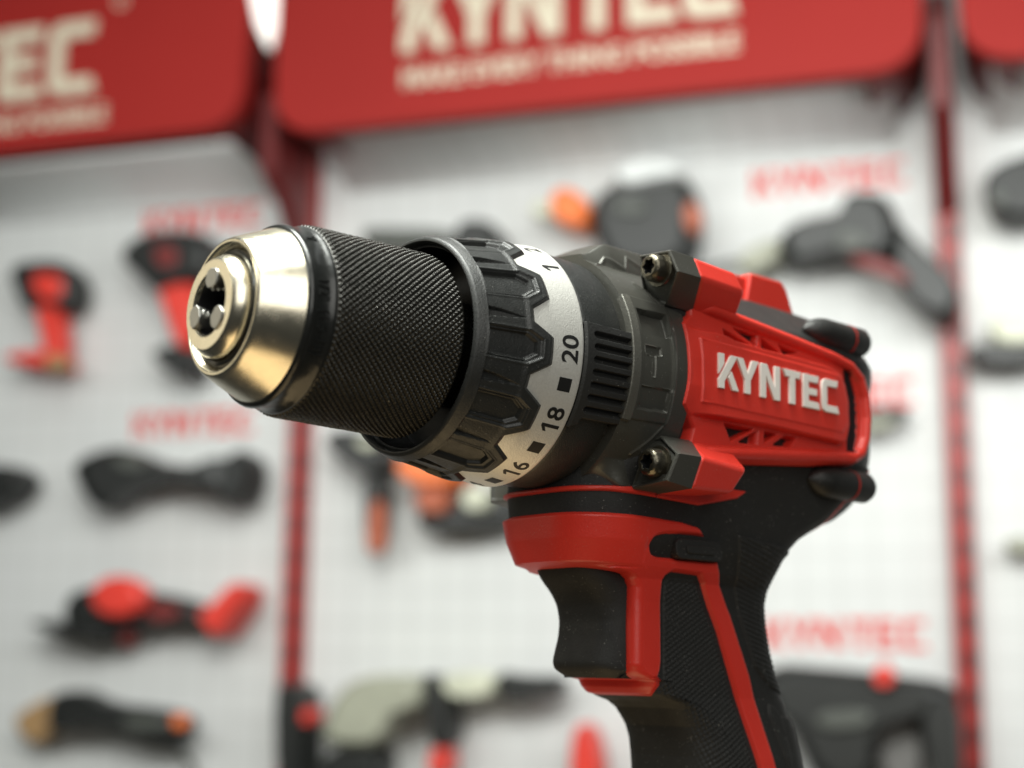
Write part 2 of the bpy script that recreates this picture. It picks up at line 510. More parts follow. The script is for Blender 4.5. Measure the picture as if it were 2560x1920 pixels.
# stencil lettering, one mesh per letter
LET = {
 'K': ([[(0, 9), (2.0, 9), (2.0, 6.4), (0, 3.6)], [(4.6, 9), (7.0, 9), (2.1, 1.9), (2.1, 0), (0, 0), (0, 2.3)],
        [(3.5, 3.1), (4.75, 4.9), (7.5, 0), (5.1, 0)]], 7.0),
 'Y': ([[(0, 9), (2.5, 9), (4.2, 5.3), (5.9, 9), (8.4, 9), (5.25, 3.5), (5.25, 0), (3.1, 0), (3.1, 3.5)]], 8.6),
 'N': ([[(0, 0), (0, 9), (2.5, 9), (5.6, 3.3), (5.6, 9), (7.7, 9), (7.7, 0), (5.4, 0), (2.1, 6.0), (2.1, 0)]], 9.0),
 'T': ([[(0, 9), (7.3, 9), (6.9, 7.1), (4.9, 7.1), (4.9, 0), (2.7, 0), (2.7, 7.1), (1.1, 7.1)]], 8.0),
 'E': ([[(0, 0), (0, 9), (6.5, 9), (6.1, 7.1), (2.15, 7.1), (2.15, 5.4), (5.8, 5.4), (5.6, 3.6), (2.15, 3.6), (2.15, 1.9), (6.2, 1.9), (6.9, 0)]], 7.7),
 'C': ([[(1.5, 0), (0.4, .5), (0, 1.6), (0, 7.4), (0.4, 8.5), (1.5, 9), (6.8, 9), (6.4, 7.1), (2.15, 7.1), (2.15, 1.9), (6.5, 1.9), (7.2, 0)]], 7.2)}
LX = {'K': 112.8, 'Y': 119.5, 'N': 128.7, 'T': 137.6, 'E': 145.9, 'C': 153.7}
for side in (1, -1):
    for ch, x0 in LX.items():
        mb = MB()
        for poly in LET[ch][0]:
            p = [((x0 + a) if side > 0 else (161 + 112.8 - x0 - a), b - 3.05) for a, b in poly]
            if side < 0: p = [(274.0 - (x0 + a), b - 3.05) for a, b in poly]
            mb.prism_l(p, 30.9 * side, 31.95 * side)
        link('letter', mb.mesh('letter'), 'white', shell_l if side > 0 else shell_r, bevel=.00012, seg=2)

# ---- gear housing with its bosses
ph = np.radians(np.linspace(-180, 180, 721))[:-1]
x = np.concatenate([[83.35, 83.35], np.arange(83.5, 104.6, 0.25)])
Xg, Pg = np.meshgrid(x, ph, indexing='ij')
D = np.degrees(Pg)
SIDE = np.where(np.abs(D) > 90, np.sign(D) * 180 - D, D)       # mirrored angle so both flanks match
R = np.full(Xg.shape, 30.6)
Sm = SIDE * math.radians(1) * 31
# bearing face plate between the bosses
rimw = sdf(Xg, Sm, [[(83.0, 17.0), (86.0, 17.8), (86.0, -15.6), (83.0, -15.2)]])
R += 0.75 * smooth01(rimw / .4 + .5)
plate = sdf(Xg, Sm, [[(86, 17.8), (98.4, 17.2), (98.6, 10), (98.4, -14.6), (86, -14.8)]])
R += 0.45 * smooth01(plate / .4 + .5)
R -= 1.9 * smooth01(sdf(Xg, Sm, [[(87.2, 13.6), (97.6, 13.8), (97.6, 7.6), (96.0, 7.2), (87.2, 7.2)]]) / .35 + .5)
R -= 0.7 * smooth01(sdf(Xg, Sm, [[(87.2, 7.2), (97.6, 7.4), (97.6, -6.0), (87.2, -6.2)]]) / .3 + .5)
R -= 1.2 * smooth01(sdf(Xg, Sm, [[(87.2, -6.3), (97.4, -6.1), (97.2, -11.6), (87.2, -12.0)]]) / .35 + .5)
ic = np.maximum(sdf(Xg, Sm, [[(88.3, 3.9), (93.9, 4.1), (93.9, 2.0), (92.0, 1.7), (92.0, -3.7), (90.9, -3.8), (90.9, 1.4), (88.3, 1.9)]]), -9)
R -= 0.45 * smooth01(ic / .2 + .5)
R += 0.22 * np.exp(-(ic / .16) ** 2)
rd = dline(Xg, Sm, [(92.4, 24.5), (95.5, 20.5), (98.6, 16.8), (99.0, 10), (98.6, 2), (98.4, -14.4), (95.4, -19.5), (92.0, -24)])
R += 0.42 * np.exp(-(rd / .33) ** 2)
# hump along the top
zt = 30.4 + 4.3 * smooth01((Xg - 83.3) / 9.0)
sp = np.clip(np.sin(Pg), .05, 1)
Lq = np.abs(zt / sp * np.cos(Pg))
hump = (zt - (Lq / 12.5) ** 2 * .9) / sp - np.clip(Lq - 12.5, 0, 40) * .9
R = np.where((D > 30) & (D < 150), np.maximum(R, hump), R)
topr = dline(Xg, np.where(D > 90, 180 - D, D) * .54, [(84.6, 57.7 * .54), (89.5, 64 * .54), (96, 60.5 * .54), (97.5, 66 * .54), (103, 63 * .54)])
R += 0.5 * np.exp(-(topr / .4) ** 2) * (D > 0)
# squared underside
zb = 30.6
sn = np.clip(-np.sin(Pg), .05, 1)
kk = smooth01((Xg - 83.6) / 8)
sq = np.minimum(zb / sn, 35.8 - np.clip(-SIDE - 58, 0, 1) * 0)
Lb = sq * np.abs(np.cos(Pg))
sq = np.where(Lb > 20.5, sq - (Lb - 20.5) * 1.6, sq)
R = np.where(D < -30, R * (1 - kk) + np.maximum(R, sq) * kk, R)
R[0, :] = 27.0
mb = MB()
mb.grid(Xg, R * np.cos(Pg), R * np.sin(Pg), close_v=True)
housing = link('gear_housing', mb.mesh('gear_housing'), 'housing', drill, angle=55)
# pale machined rim facing the mode ring
for side in (1, -1):
    mb = MB()
    pa = np.radians(np.linspace(-27.6, 31.2, 60))
    px = np.array([83.25, 83.25, 83.45, 85.75, 86.0, 86.0]); pr = np.array([29.5, 31.25, 31.5, 31.55, 31.3, 29.5])
    Xr, Pr = np.meshgrid(px, pa, indexing='ij'); Rr = np.repeat(pr[:, None], 60, 1)
    mb.grid(Xr, side * Rr * np.cos(Pr), Rr * np.sin(Pr))
    for e in (0, -1):
        mb.add(np.stack([Xr[:, e], side * (Rr * np.cos(Pr))[:, e], (Rr * np.sin(Pr))[:, e]], -1), [tuple(range(6))])
    link('rim_face', mb.mesh('rim_face'), 'housing_worn', housing, angle=30)

# corners of the lug as (x, L, z) for the front face, the grey/red joint and the red end
LUGU = ([(99.4, 26.6, 16.4), (95.0, 35.1, 22.6), (94.0, 33.0, 28.4), (94.0, 22.4, 29.2), (94.4, 22.6, 23.6), (97.5, 21.5, 17.5)],
        [(108.0, 27.2, 16.2), (102.7, 35.1, 22.6), (102.0, 33.0, 28.3), (102.2, 21.3, 29.4), (104.0, 20.0, 23.6), (106.5, 21.0, 17.5)],
        [(124.0, 27.0, 15.8), (120.0, 34.4, 22.3), (118.4, 32.6, 27.7), (117.0, 20.0, 28.8), (118.0, 19.0, 23), (121.0, 20.0, 17)])
LUGD = ([(98.0, 26.6, -16.6), (95.2, 35.4, -22.3), (93.6, 33.4, -29.0), (94.0, 20.5, -30.0), (94.2, 23.4, -23.6), (96.5, 21.5, -17.5)],
        [(108.0, 27.0, -16.6), (102.9, 35.3, -22.2), (101.0, 33.8, -30.0), (102.0, 20.0, -30.3), (104.0, 20.0, -23.6), (106.5, 21.0, -17.5)],
        [(122.0, 27.0, -16.4), (120.8, 34.4, -23.3), (117.8, 32.0, -29.2), (116.0, 20.0, -29.2), (118.0, 19.0, -23), (120.0, 20.0, -17)])
def inset(P, g, dx):
    c = np.mean(np.array(P)[:, 1:], axis=0)
    return [(x + dx, a + (c[0] - a) * g, z + (c[1] - z) * g) for x, a, z in P]
def tube_of(mb, rings, cap0, cap1):
    n = len(rings[0]); V = [p for r in rings for p in r]; F = []
    for k in range(len(rings) - 1):
        F += [(k * n + i, k * n + (i + 1) % n, (k + 1) * n + (i + 1) % n, (k + 1) * n + i) for i in range(n)]
    if cap0: F.append(tuple(range(n)))
    if cap1: F.append(tuple(range((len(rings) - 1) * n, len(rings) * n)))
    mb.add(V, F)
for s in (1, -1):
    for t, (A0, A1, A2) in ((1, LUGU), (-1, LUGD)):
        side = lambda P: [(x, a * s, z) for x, a, z in P]
        mb = MB()
        tube_of(mb, [side(inset(A0, .17, .15)), side(inset(A0, .11, -.55)), side(inset(A0, .04, -.55)), side(A0), side(A1)], True, True)
        lug = link('screw_lug', mb.mesh('screw_lug'), 'housing', housing, bevel=.0009, seg=4)
        # red continuation on the shell
        mb = MB()
        tube_of(mb, [side([(x + .08, a, z) for x, a, z in A1]), side(A2)], True, True)
        link('screw_boss', mb.mesh('screw_boss'), 'red', shell_l if s > 0 else shell_r, bevel=.0012, seg=4)
        if s < 0 and t < 0: continue        # its screw is out of sight on the far side
        # torx screw
        mb = MB()
        cl, cz = 29.0 * s, 24.2 * t
        prof = [(94.6, 4.3), (94.0, 4.3), (93.9, 3.5), (92.0, 3.45), (91.1, 3.3), (90.5, 3.0), (90.2, 2.4)]
        lathe(mb, prof, 48, 0, cl, cz)
        n = 48; a = np.linspace(0, 2 * np.pi, n, endpoint=False)
        rs = 1.8 + .26 * np.cos(6 * a + .5)
        ring = lambda rr, xx: np.stack([np.full(n, xx), cl + rr * np.cos(a), cz + rr * np.sin(a)], -1)
        G = np.stack([ring(np.full(n, 2.4), 90.2), ring(rs + .06, 90.25), ring(rs, 90.4)])
        mb.grid(G[..., 0], G[..., 1], G[..., 2], close_v=True)
        G = np.stack([ring(rs, 90.4), ring(rs * .93, 92.3), ring(rs * 0, 92.5)])
        mb.grid(G[..., 0], G[..., 1], G[..., 2], close_v=True, mi=1)
        link('screw', mb.mesh('screw'), ['screw', 'deep'], housing, angle=40)

# ---- mode ring with ribbed thumb block
mb = MB()
lathe(mb, [(67.5, 24), (68.3, 27.6), (68.9, 28.9), (69.3, 29.25), (70, 29.45), (76, 29.35), (81.6, 29.1), (82.3, 28.6), (82.5, 27.8), (82.8, 27.6), (83.4, 27.6)], 220)
ring = link('mode_ring', mb.mesh('mode_ring'), 'collar', drill, angle=50)
x = np.arange(68.35, 83.3, 0.14)
pa = np.radians(np.arange(-39.5, 14.5, 0.18))
Xg, Pg = np.meshgrid(x, pa, indexing='ij'); D = np.degrees(Pg)
up = 12.1 - (Xg - 68) * .03; lo = -37.2 + np.clip((Xg - 68.5) / 4.0, 0, 1) * 3.9
e = np.minimum(up - D, D - lo) * .54
R = 28.3 + 2.75 * smooth01(e / .55 + .2)
rib = 0.5 + 0.5 * np.cos((D + 35.4) / 5.55 * 2 * np.pi)
rib = np.clip(rib * 1.7 - .15, 0, 1)
xr = 71.6 - .75 * (1 - rib)
inr = smooth01((Xg - xr) / .35) * smooth01((9.2 - D) / .8) * smooth01((D + 34.6) / .8)
R = R - 1.45 * (1 - rib) * inr
R = np.where(Xg < 68.8, R - (68.8 - Xg) * 1.6, R)
mb = MB(); mb.grid(Xg, R * np.cos(Pg), R * np.sin(Pg))
mb.grid(np.stack([Xg[-1], Xg[-1]]), np.stack([R[-1] * np.cos(Pg[-1]), 27 * np.cos(Pg[-1])]), np.stack([R[-1] * np.sin(Pg[-1]), 27 * np.sin(Pg[-1])]))
link('thumb_block', mb.mesh('thumb_block'), 'rubber', ring, angle=60)

# ---- clutch collar
RB = lambda x: np.interp(x, [39.4, 39.9, 41.0, 42.2, 48, 53, 58, 61], [25.5, 26.05, 26.5, 26.95, 27.9, 28.75, 29.75, 30.2])
RSV = lambda x: np.interp(x, [53, 58, 64, 68.2], [28.0, 28.9, 29.75, 30.25])
PITCH = 31.5
x = np.concatenate([np.arange(39.4, 42, .15), np.arange(42, 62, .2)])
ph = np.radians(np.linspace(-170, 190, 1081)[:-1])
Xg, Pg = np.meshgrid(x, ph, indexing='ij'); D = np.degrees(Pg)
tc = (D - 11.0 + PITCH / 2) % PITCH - PITCH / 2            # 0 at the middle of a tongue of the scale
pc = (D + 4.75 + PITCH / 2) % PITCH - PITCH / 2            # 0 at the middle of a grip pocket
s1 = np.abs(tc)
zig = np.interp(s1, [0, 3.2, 9.6, 30], [55.15, 55.15, 60.15, 60.15])
e = (zig - Xg) * .78
base = RB(Xg)
top = base + .15
R = np.where(e > 1.45, top, np.where(e < 0, RSV(Xg) - .25, RSV(Xg) - .25 + (top - RSV(Xg) + .25) * np.clip(e / 1.3, 0, 1)))
R = np.where(e < -.3, RSV(Xg) - 1.0, R)
S1 = pc * .49
pk = sdf(Xg, S1, [[(42.7, 3.65), (53.2, 3.6), (56.4, 1.9), (56.4, -1.9), (53.2, -3.6), (42.7, -3.65)]])
R -= 0.55 * smooth01(pk / .5 + .5)
pk2 = sdf(Xg, S1, [[(42.7, 3.05), (52.6, 3.0), (55.2, 1.3), (55.2, -1.3), (52.6, -3.0), (42.7, -3.05)]])
R -= 0.95 * smooth01(pk2 / .45 + .5)
rimp = np.exp(-((pk + .35) / .3) ** 2)
R += .12 * rimp * (Xg < 58)
Wd = (D - 9.6 + PITCH / 2) % PITCH - PITCH / 2
wd = sdf(Xg, Wd * .49, [[(42.4, 1.15), (46, .75), (52.5, -.55), (47, -.85), (42.4, -1.1)]])
R -= 1.15 * smooth01(wd / .35 + .45) * np.clip(1.15 - (Xg - 42.4) / 10, 0, 1)
step = smooth01((Xg - 42.2) / .4) * smooth01((9.4 - np.abs(tc)) / .8) * smooth01((53.4 - Xg) / 1.5)
R -= .32 * step
R[0, :] = 25.5
mb = MB()
mb.grid(Xg, R * np.cos(Pg), R * np.sin(Pg), close_v=True)
lathe(mb, [(39.4, 25.5), (39.35, 25.2), (39.7, 24.9), (41.0, 24.6), (41.4, 24.35), (41.5, 24.1), (60, 23.9)], 200)
lathe(mb, [(52, 9), (52, 24)], 100, mi=1)
collar = link('clutch_collar', mb.mesh('clutch_collar'), ['collar', 'deep'], drill, angle=48)
for p in collar.data.polygons:
    c = p.center / S
    if math.hypot(c.y, c.z) < 24.25: p.material_index = 1

# silver scale ring
xz = np.concatenate([np.arange(53.2, 62, .25), [63, 65, 67.6, 67.95, 68.15, 68.25, 68.25]])
Xs, Ps = np.meshgrid(xz, np.radians(np.linspace(-170, 190, 721)[:-1]), indexing='ij')
tcs = np.abs((np.degrees(Ps) - 11.0 + PITCH / 2) % PITCH - PITCH / 2)
es = (np.interp(tcs, [0, 3.2, 9.6, 30], [55.15, 55.15, 60.15, 60.15]) - Xs) * .78
Rs = RSV(np.minimum(Xs, 68.1)) - 3.0 * smooth01((es - .6) / .8)
Rs[-3] -= .1; Rs[-2] -= .35; Rs[-1] -= 3
mb = MB(); mb.grid(Xs, Rs * np.cos(Ps), Rs * np.sin(Ps), close_v=True)
scale = link('scale_ring', mb.mesh('scale_ring'), 'scale', collar, angle=30)
nums = {'20': -2.3, '18': -35.1, '16': -67.0, '14': -100.3, '12': -133.6, '10': -166.9, '8': 159.8, '6': 126.4, '4': 93.0, '2': 59.5, '1': 42.2}
ONEP = [(-.35, -2.15), (.42, -2.15), (.42, 2.15), (-.2, 2.15), (-1.35, 1.25), (-1.35, .45), (-.35, 1.15)]
for t, p in nums.items():
    if t[0] == '1':
        off = -1.75 if len(t) > 1 else 0
        V = [(a * 1.12 + off, q * 1.13) for a, q in ONEP]; F = [(0, 1, 2, 3, 6), (3, 4, 5, 6)]
        if len(t) > 1:
            V2, F2 = text_mesh(t[1], 6.3, bold=0.11)
            F += [tuple(i + len(V) for i in f) for f in F2]
            V = V + [(a * 1.05 + 1.55, q) for a, q, _ in V2]
        V = np.array(V)
    else:
        V, F = text_mesh(t, 6.3, bold=0.11)
        V[:, 0] *= 1.08
    bend('scale_number', V[:, :2], F, 64.4, p, lambda x: float(RSV(x)), 'ink', scale, lift=.05)
for p in (-18.5, -50.8, -83.0, -116.5, -150, 176.5, 143, 109.7, 75.5):
    q = [(-1.6, -1.75), (1.6, -1.75), (1.6, 1.75), (-1.6, 1.75)]
    bend('scale_mark', q, [(0, 1, 2, 3)], 64.2, p, lambda x: float(RSV(x)), 'ink', scale, lift=.05)

# ---- chuck: knurled sleeve, band, cone, nose and jaws
def rs_(x): return np.interp(x, [6.0, 6.8, 20, 38.6, 39.6], [20.9, 21.45, 21.65, 21.9, 21.5])
x = np.arange(6.0, 39.75, 0.16)
ph = np.radians(np.linspace(0, 360, 961)[:-1])
Xg, Pg = np.meshgrid(x, ph, indexing='ij')
nk = 94
a1 = Pg / (2 * np.pi) * nk; a2 = Xg / 1.66
h = tri(a1 + a2) + tri(a1 - a2)
h = 0.35 * tri(a1 + a2) + 0.15 * tri(a1 - a2) + 0.75 * np.minimum(tri(a1 + a2), tri(a1 - a2))
worn = rng.uniform(.82, 1.0, (200, 200))
h = np.minimum(h, worn[np.floor(a1 + a2).astype(int) % 200, np.floor(a1 - a2).astype(int) % 200])
edge = smooth01((Xg - 6.1) / .8) * smooth01((39.7 - Xg) / .8)
R = rs_(Xg) + (h - .6) * .85 * edge
mb = MB(); mb.grid(Xg, R * np.cos(Pg), R * np.sin(Pg), close_v=True)
lathe(mb, [(39.7, 21.4), (39.8, 20.5), (40, 14), (52, 13)], 96)
sleeve = link('chuck_sleeve', mb.mesh('chuck_sleeve'), 'sleeve', drill, angle=180)

mb = MB()
lathe(mb, [(-.35, 19.3), (-.3, 19.75), (0.1, 20.15), (0.9, 20.5), (1.2, 20.25), (1.4, 20.15), (5.0, 20.75), (5.4, 21.05), (6.0, 21.1), (6.3, 20.6)], 200)
band = link('size_band', mb.mesh('size_band'), 'band', drill, angle=70)
for t, p, sz in (('1/2"', 7.0, 3.3), ('(1.5-13)', -19.0, 3.3), ('V', 48, 3.0)):
    V, F = text_mesh(t, sz, bold=0.02)
    bend('size_lettering', V[:, :2], F, 3.1, p, lambda x: 20.15 + (x - 1.4) * .166, 'band', band, lift=.26, up=False, thick=.4)

mb = MB()
lathe(mb, [(-.3, 19.4), (-.9, 19.2), (-8.7, 15.75), (-9.4, 15.35), (-9.75, 15.0), (-9.87, 14.6), (-9.75, 14.2), (-9.3, 13.9), (-8.6, 13.6),
           (-8.4, 13.3), (-8.1, 13.2), (-6.5, 13.1)], 200)
cone = link('chuck_cone', mb.mesh('chuck_cone'), 'chuck', drill, angle=75)
mb = MB()
lathe(mb, [(-6.6, 13.25), (-8.0, 13.2), (-8.9, 12.8), (-9.2, 12.3), (-9.0, 11.8), (-8.2, 11.3)], 128)
link('seal_ring', mb.mesh('seal_ring'), 'band', cone)
mb = MB()
lathe(mb, [(-6, 11.4), (-8.6, 11.4), (-10.6, 11.3), (-11.0, 11.1), (-12.6, 10.1), (-12.8, 9.8), (-12.85, 7.2), (-12.6, 6.85), (-11.8, 6.75)], 160)
nose = link('chuck_nose', mb.mesh('chuck_nose'), 'chuck', cone, angle=28)
mb = MB()
lathe(mb, [(-11.9, 6.76), (0, 6.5), (6, 4), (6, .01)], 96)
link('bore', mb.mesh('bore'), 'deep', cone)
for ang in (80, 200, 320):
    mb = MB()
    pts = [(-2.3, 4.2), (-1.1, 3.3), (1.1, 3.3), (2.3, 4.2), (2.6, 5.4), (2.3, 7.0), (1.0, 7.7), (-1.0, 7.7), (-2.3, 7.0), (-2.6, 5.4)]
    ca, sa = math.cos(math.radians(ang)), math.sin(math.radians(ang))
    tr = lambda dr: [(ca * (r + dr) - sa * t, sa * (r + dr) + ca * t) for t, r in pts]
    xf = [-13.3 - .0 * r for t, r in pts]
    mb.prism_x(tr(.1), xf, [-4.0] * 10, top=tr(2.2))
    for k in range(5):                                         # small gripping teeth
        xx = -12.6 + k * 1.3
        mb.prism_x([(ca * r - sa * t, sa * r + ca * t) for t, r in ((-.7, 3.0 + k * .25), (.7, 3.0 + k * .25), (.7, 4.6 + k * .25), (-.7, 4.6 + k * .25))], xx, xx + .6)
    link('jaw', mb.mesh('jaw'), 'jaw', cone, bevel=.0003, seg=2)

# ---- neck and handle as one lofted body
CZ = [-14, -18, -22, -26, -30, -36, -42, -47.6, -48.6, -49.4, -50.6, -52.6, -60, -70, -72, -73.4, -74.6, -75.4, -77.0, -78.6, -79.6, -80.4, -82, -86.5, -94, -100, -110, -125]
XF = [ 92, 86, 83, 81.4, 80.7, 80.8, 81.6, 83.0, 90, 99.0, 101.2, 102.4, 102.6, 102.6, 102.6, 102.9, 104.0, 108.4, 108.8, 110.6, 114.0, 117.6, 120.4, 123.7, 126.0, 127.0, 129.5, 132.5]
XRZ = [(-14, 196), (-18, 193.5), (-22, 189), (-26, 184), (-30, 178.5), (-36, 167), (-42, 160.4), (-47.6, 157.6), (-54, 156.2), (-60, 156.8), (-66, 158.2), (-72, 160.3),
       (-77, 162.8), (-80, 165), (-86.5, 167.6), (-94, 169.6), (-100, 171), (-110, 173.5), (-125, 177)]
WWZ = [(-14, 24), (-18, 24), (-22, 23.2), (-26, 22.2), (-30, 21.3), (-36, 20.2), (-42, 18.8), (-47.6, 16.4), (-50.5, 14.3), (-56, 13.7), (-79, 13.8), (-86, 14.8), (-94, 16), (-110, 17), (-125, 18)]
NF, NS, NR = 56, 270, 30
def core_pts(z, grow=0.0):
    xf = np.interp(z, CZ[::-1], XF[::-1]); xr = np.interp(z, [q[0] for q in XRZ[::-1]], [q[1] for q in XRZ[::-1]]); w = np.interp(z, [q[0] for q in WWZ[::-1]], [q[1] for q in WWZ[::-1]])
    xf = xf - grow; xr = xr + grow; w = w + grow
    rf = min(w - .5, float(np.interp(z, [-200, -90, -84, -80.4, -79.6, -77.5, -75, -71.5, -49.3, -48.0, -10], [12, 11.5, 8.5, 6.2, 7, 8.5, 6.5, 3, 3, 15.5, 19]))); ff = 1.25 if z > -48.4 else .95
    rr = w * .92
    pts = []
    a = np.linspace(0, np.pi / 2, NF, endpoint=False)           # front centre -> near side
    pts += list(zip(xf + rf * ff - rf * ff * np.cos(a) ** .9, (w - rf) + rf * np.sin(a) ** .8))
    xa, xb = xf + rf * ff, xr - rr * .8
    pts += list(zip(np.clip(np.linspace(84, 182, NS), xa, xb), np.full(NS, w)))
    a = np.linspace(0, np.pi / 2, NR + 1)
    pts += list(zip(xb + rr * .8 * np.sin(a) ** .9, (w - rr) + rr * np.cos(a) ** .85))
    P = np.array(pts)
    Q = P[::-1][1:-1].copy(); Q[:, 1] *= -1
    if -74.6 < z < -49.2: Q[:, 0] = np.where((Q[:, 0] < 112), np.maximum(Q[:, 0], 102.6 + 6 * np.clip(-Q[:, 1] / w, 0, 1)), Q[:, 0])
    return np.concatenate([P, Q])
zz = np.concatenate([np.arange(-14, -46, -.6), np.arange(-46, -50.2, -.15), np.arange(-50.2, -73, -.45), np.arange(-73, -83, -.2), np.arange(-83, -125.5, -.6)])
CP = np.array([core_pts(z) for z in zz])
X, L = CP[..., 0], CP[..., 1]; Z = np.repeat(zz[:, None], X.shape[1], 1)
mb = MB(); mb.grid(X, L, Z, close_v=True)
mb.add(np.stack([X[-1], L[-1], Z[-1]], -1), [tuple(range(X.shape[1]))])
core = link('handle', mb.mesh('handle'), 'rubber', drill, angle=50)

def drape(name, polys, thick, m, parent=None, edge=.8, dz=.3, z0=-26, z1=-100, extra=None, holes=()):
    """a layer moulded over the handle, outlined in side view (x, z)"""
    z = np.arange(z0, z1, -dz)
    P0 = np.array([core_pts(q) for q in z]); G = P0 if thick == 0 else np.array([core_pts(q, thick) for q in z])
    Xg = P0[..., 0]; Zg = np.repeat(z[:, None], Xg.shape[1], 1)
    d = sdf(Xg, Zg, polys)
    for q in holes: d = np.minimum(d, -sdf(Xg, Zg, [q]))
    if name == 'handle_trim':            # lower hook that wraps round the front under the trigger
        lim = np.interp(Zg, [-79.3, -78.6, -77.5, -76.4, -75.4, -74.6], [0.1, 1.2, 2.4, 3.2, 3.2, 6.6])
        hk = np.minimum(lim - (Xg - Xg[:, :1]), np.minimum(Zg + 79.2, -74.2 - Zg))
        d = np.maximum(d, hk)
    t = smooth01(d / edge + .35)
    hx = P0[..., 0] + (G[..., 0] - P0[..., 0]) * (t * 1.25 - .25)
    hl = P0[..., 1] + (G[..., 1] - P0[..., 1]) * (t * 1.25 - .25)
    if extra is not None: hx, hl = extra(hx, hl, Xg, Zg, d)
    mb = MB(); mb.grid(hx, hl, Zg, close_v=True, keep=d > -.6)
    return link(name, mb.mesh(name), m, parent, angle=60)

TRIM = [[(60, -36.6), (72, -36.0), (84, -35.9), (95, -35.9), (112, -36.3), (118, -37.0), (121.4, -39.4), (124.0, -43.6), (127.0, -44.2), (131.6, -50),
         (136.5, -57.5), (144.0, -73.0), (151.8, -96.6), (161, -123), (155, -123), (145.4, -96.5), (139.2, -79.1), (131.9, -62.1), (125.2, -50.4), (122.4, -48.4),
         (112.6, -48.2), (110.8, -49.4), (110.5, -52), (110.9, -70.2), (110.6, -72.6), (109.6, -74.9), (60, -74.9), (60, -48.4)]]
PILL = chaikin([(103.6, -39.6), (113, -38.8), (130, -38.9), (130, -45.0), (112, -45.2), (103.6, -45.4), (101.4, -42.4)], 2)
trim = drape('handle_trim', TRIM, 1.25, 'red', drill, edge=1.2, z0=-34, z1=-112, holes=[PILL])
drape('neck_strip', [[(60, -30.2), (78, -29.6), (92, -29.2), (101, -28.6), (104, -26.0), (134, -26.2), (131, -28.2), (117, -31.4), (105, -31.1), (88, -30.6), (76, -30.9), (60, -31.8)]],
      .7, 'red', drill, edge=.5, z0=-25, z1=-33, dz=.15)
drape('seam_line', [[(186.9, -13), (187.6, -13), (187.8, -19), (184.6, -20.4), (177.8, -23.6), (169.8, -33.8), (169.1, -33.4), (177.2, -23.1), (184.2, -19.9), (187.1, -18.6)]],
      .25, 'red', core, edge=.25, z0=-14.2, z1=-34, dz=.12)
def knit(hx, hl, Xg, Zg, d):
    # woven relief that follows the surface: arc length round the handle against height
    ds = np.hypot(np.diff(hx, axis=1), np.diff(hl, axis=1))
    arc = np.concatenate([np.zeros((hx.shape[0], 1)), np.cumsum(ds, axis=1)], axis=1)
    n = hx.shape[1]; side_ref = hx[:, NF:NF + 1]
    k0 = NF + int((140 - 84) / 98 * (NS - 1)); arc = arc - arc[:, k0:k0 + 1] + hx[:, k0:k0 + 1]
    u = arc * .966 - Zg * .259; v = Zg * .966 + arc * .259
    w = np.sin(u * 2 * np.pi / 1.75) * np.sin(v * 2 * np.pi / 1.75)
    col = np.minimum(np.arange(hx.shape[1]), hx.shape[1] - np.arange(hx.shape[1]))[None, :]
    k = .32 * smooth01(d / 1.0) * w * smooth01((col - NF * .15) / (NF * .6))
    tx = np.gradient(hx, axis=1); tl = np.gradient(hl, axis=1)
    ln = np.hypot(tx, tl) + 1e-9
    return hx - k * tl / ln, hl + k * tx / ln
GRIP = [[(112.0, -49.8), (122.2, -49.6), (124.4, -51.6), (131.0, -63), (138.2, -79.6), (144.4, -97), (153, -123), (122, -123), (118, -100), (112, -86), (108.5, -80.6), (112.4, -76.5), (112.2, -70)]]
drape('grip_pad', GRIP, .35, 'rubber', core, edge=.7, z0=-48, z1=-112, dz=.25, extra=knit)
def ribs(hx, hl, Xg, Zg, d):
    k = .22 * smooth01(d / 1.0) * np.cos((Zg + .25 * (Xg - 140)) * 2 * np.pi / 1.25)
    return hx + k * .5 * (Xg > 152), hl + k * .7 * np.sign(hl)
drape('back_pad', [[(133.4, -37.4), (156, -39.5), (170, -40), (170, -80), (154.4, -76.4), (152, -75.2), (146.6, -70.6), (140.2, -57), (135.2, -43)]], .6, 'rubber', core, edge=.5, z0=-36, z1=-79, dz=.2, extra=ribs)
drape('palm_pad', [[(151.8, -80.0), (154.0, -80.6), (156.4, -83.2), (180, -86), (190, -123), (166, -123), (157.4, -97), (151.6, -83)]], .6, 'rubber', core, edge=.5, z0=-77, z1=-112)

# direction switch in its slot
mb = MB()
sw = fillet([(109.8, -40.2), (126.5, -40.0), (127.5, -45.0), (110.2, -45.2)], 2.2, 6)
mb.prism_l(sw, -20.3, 20.3)
sw2 = fillet([(113.5, -41.7), (124, -41.5), (124.2, -43.6), (113.7, -43.8)], .9, 5)
mb.prism_l(sw2, -20.8, 20.8)
link('direction_switch', mb.mesh('direction_switch'), 'rubber', drill, bevel=.0006, seg=3)

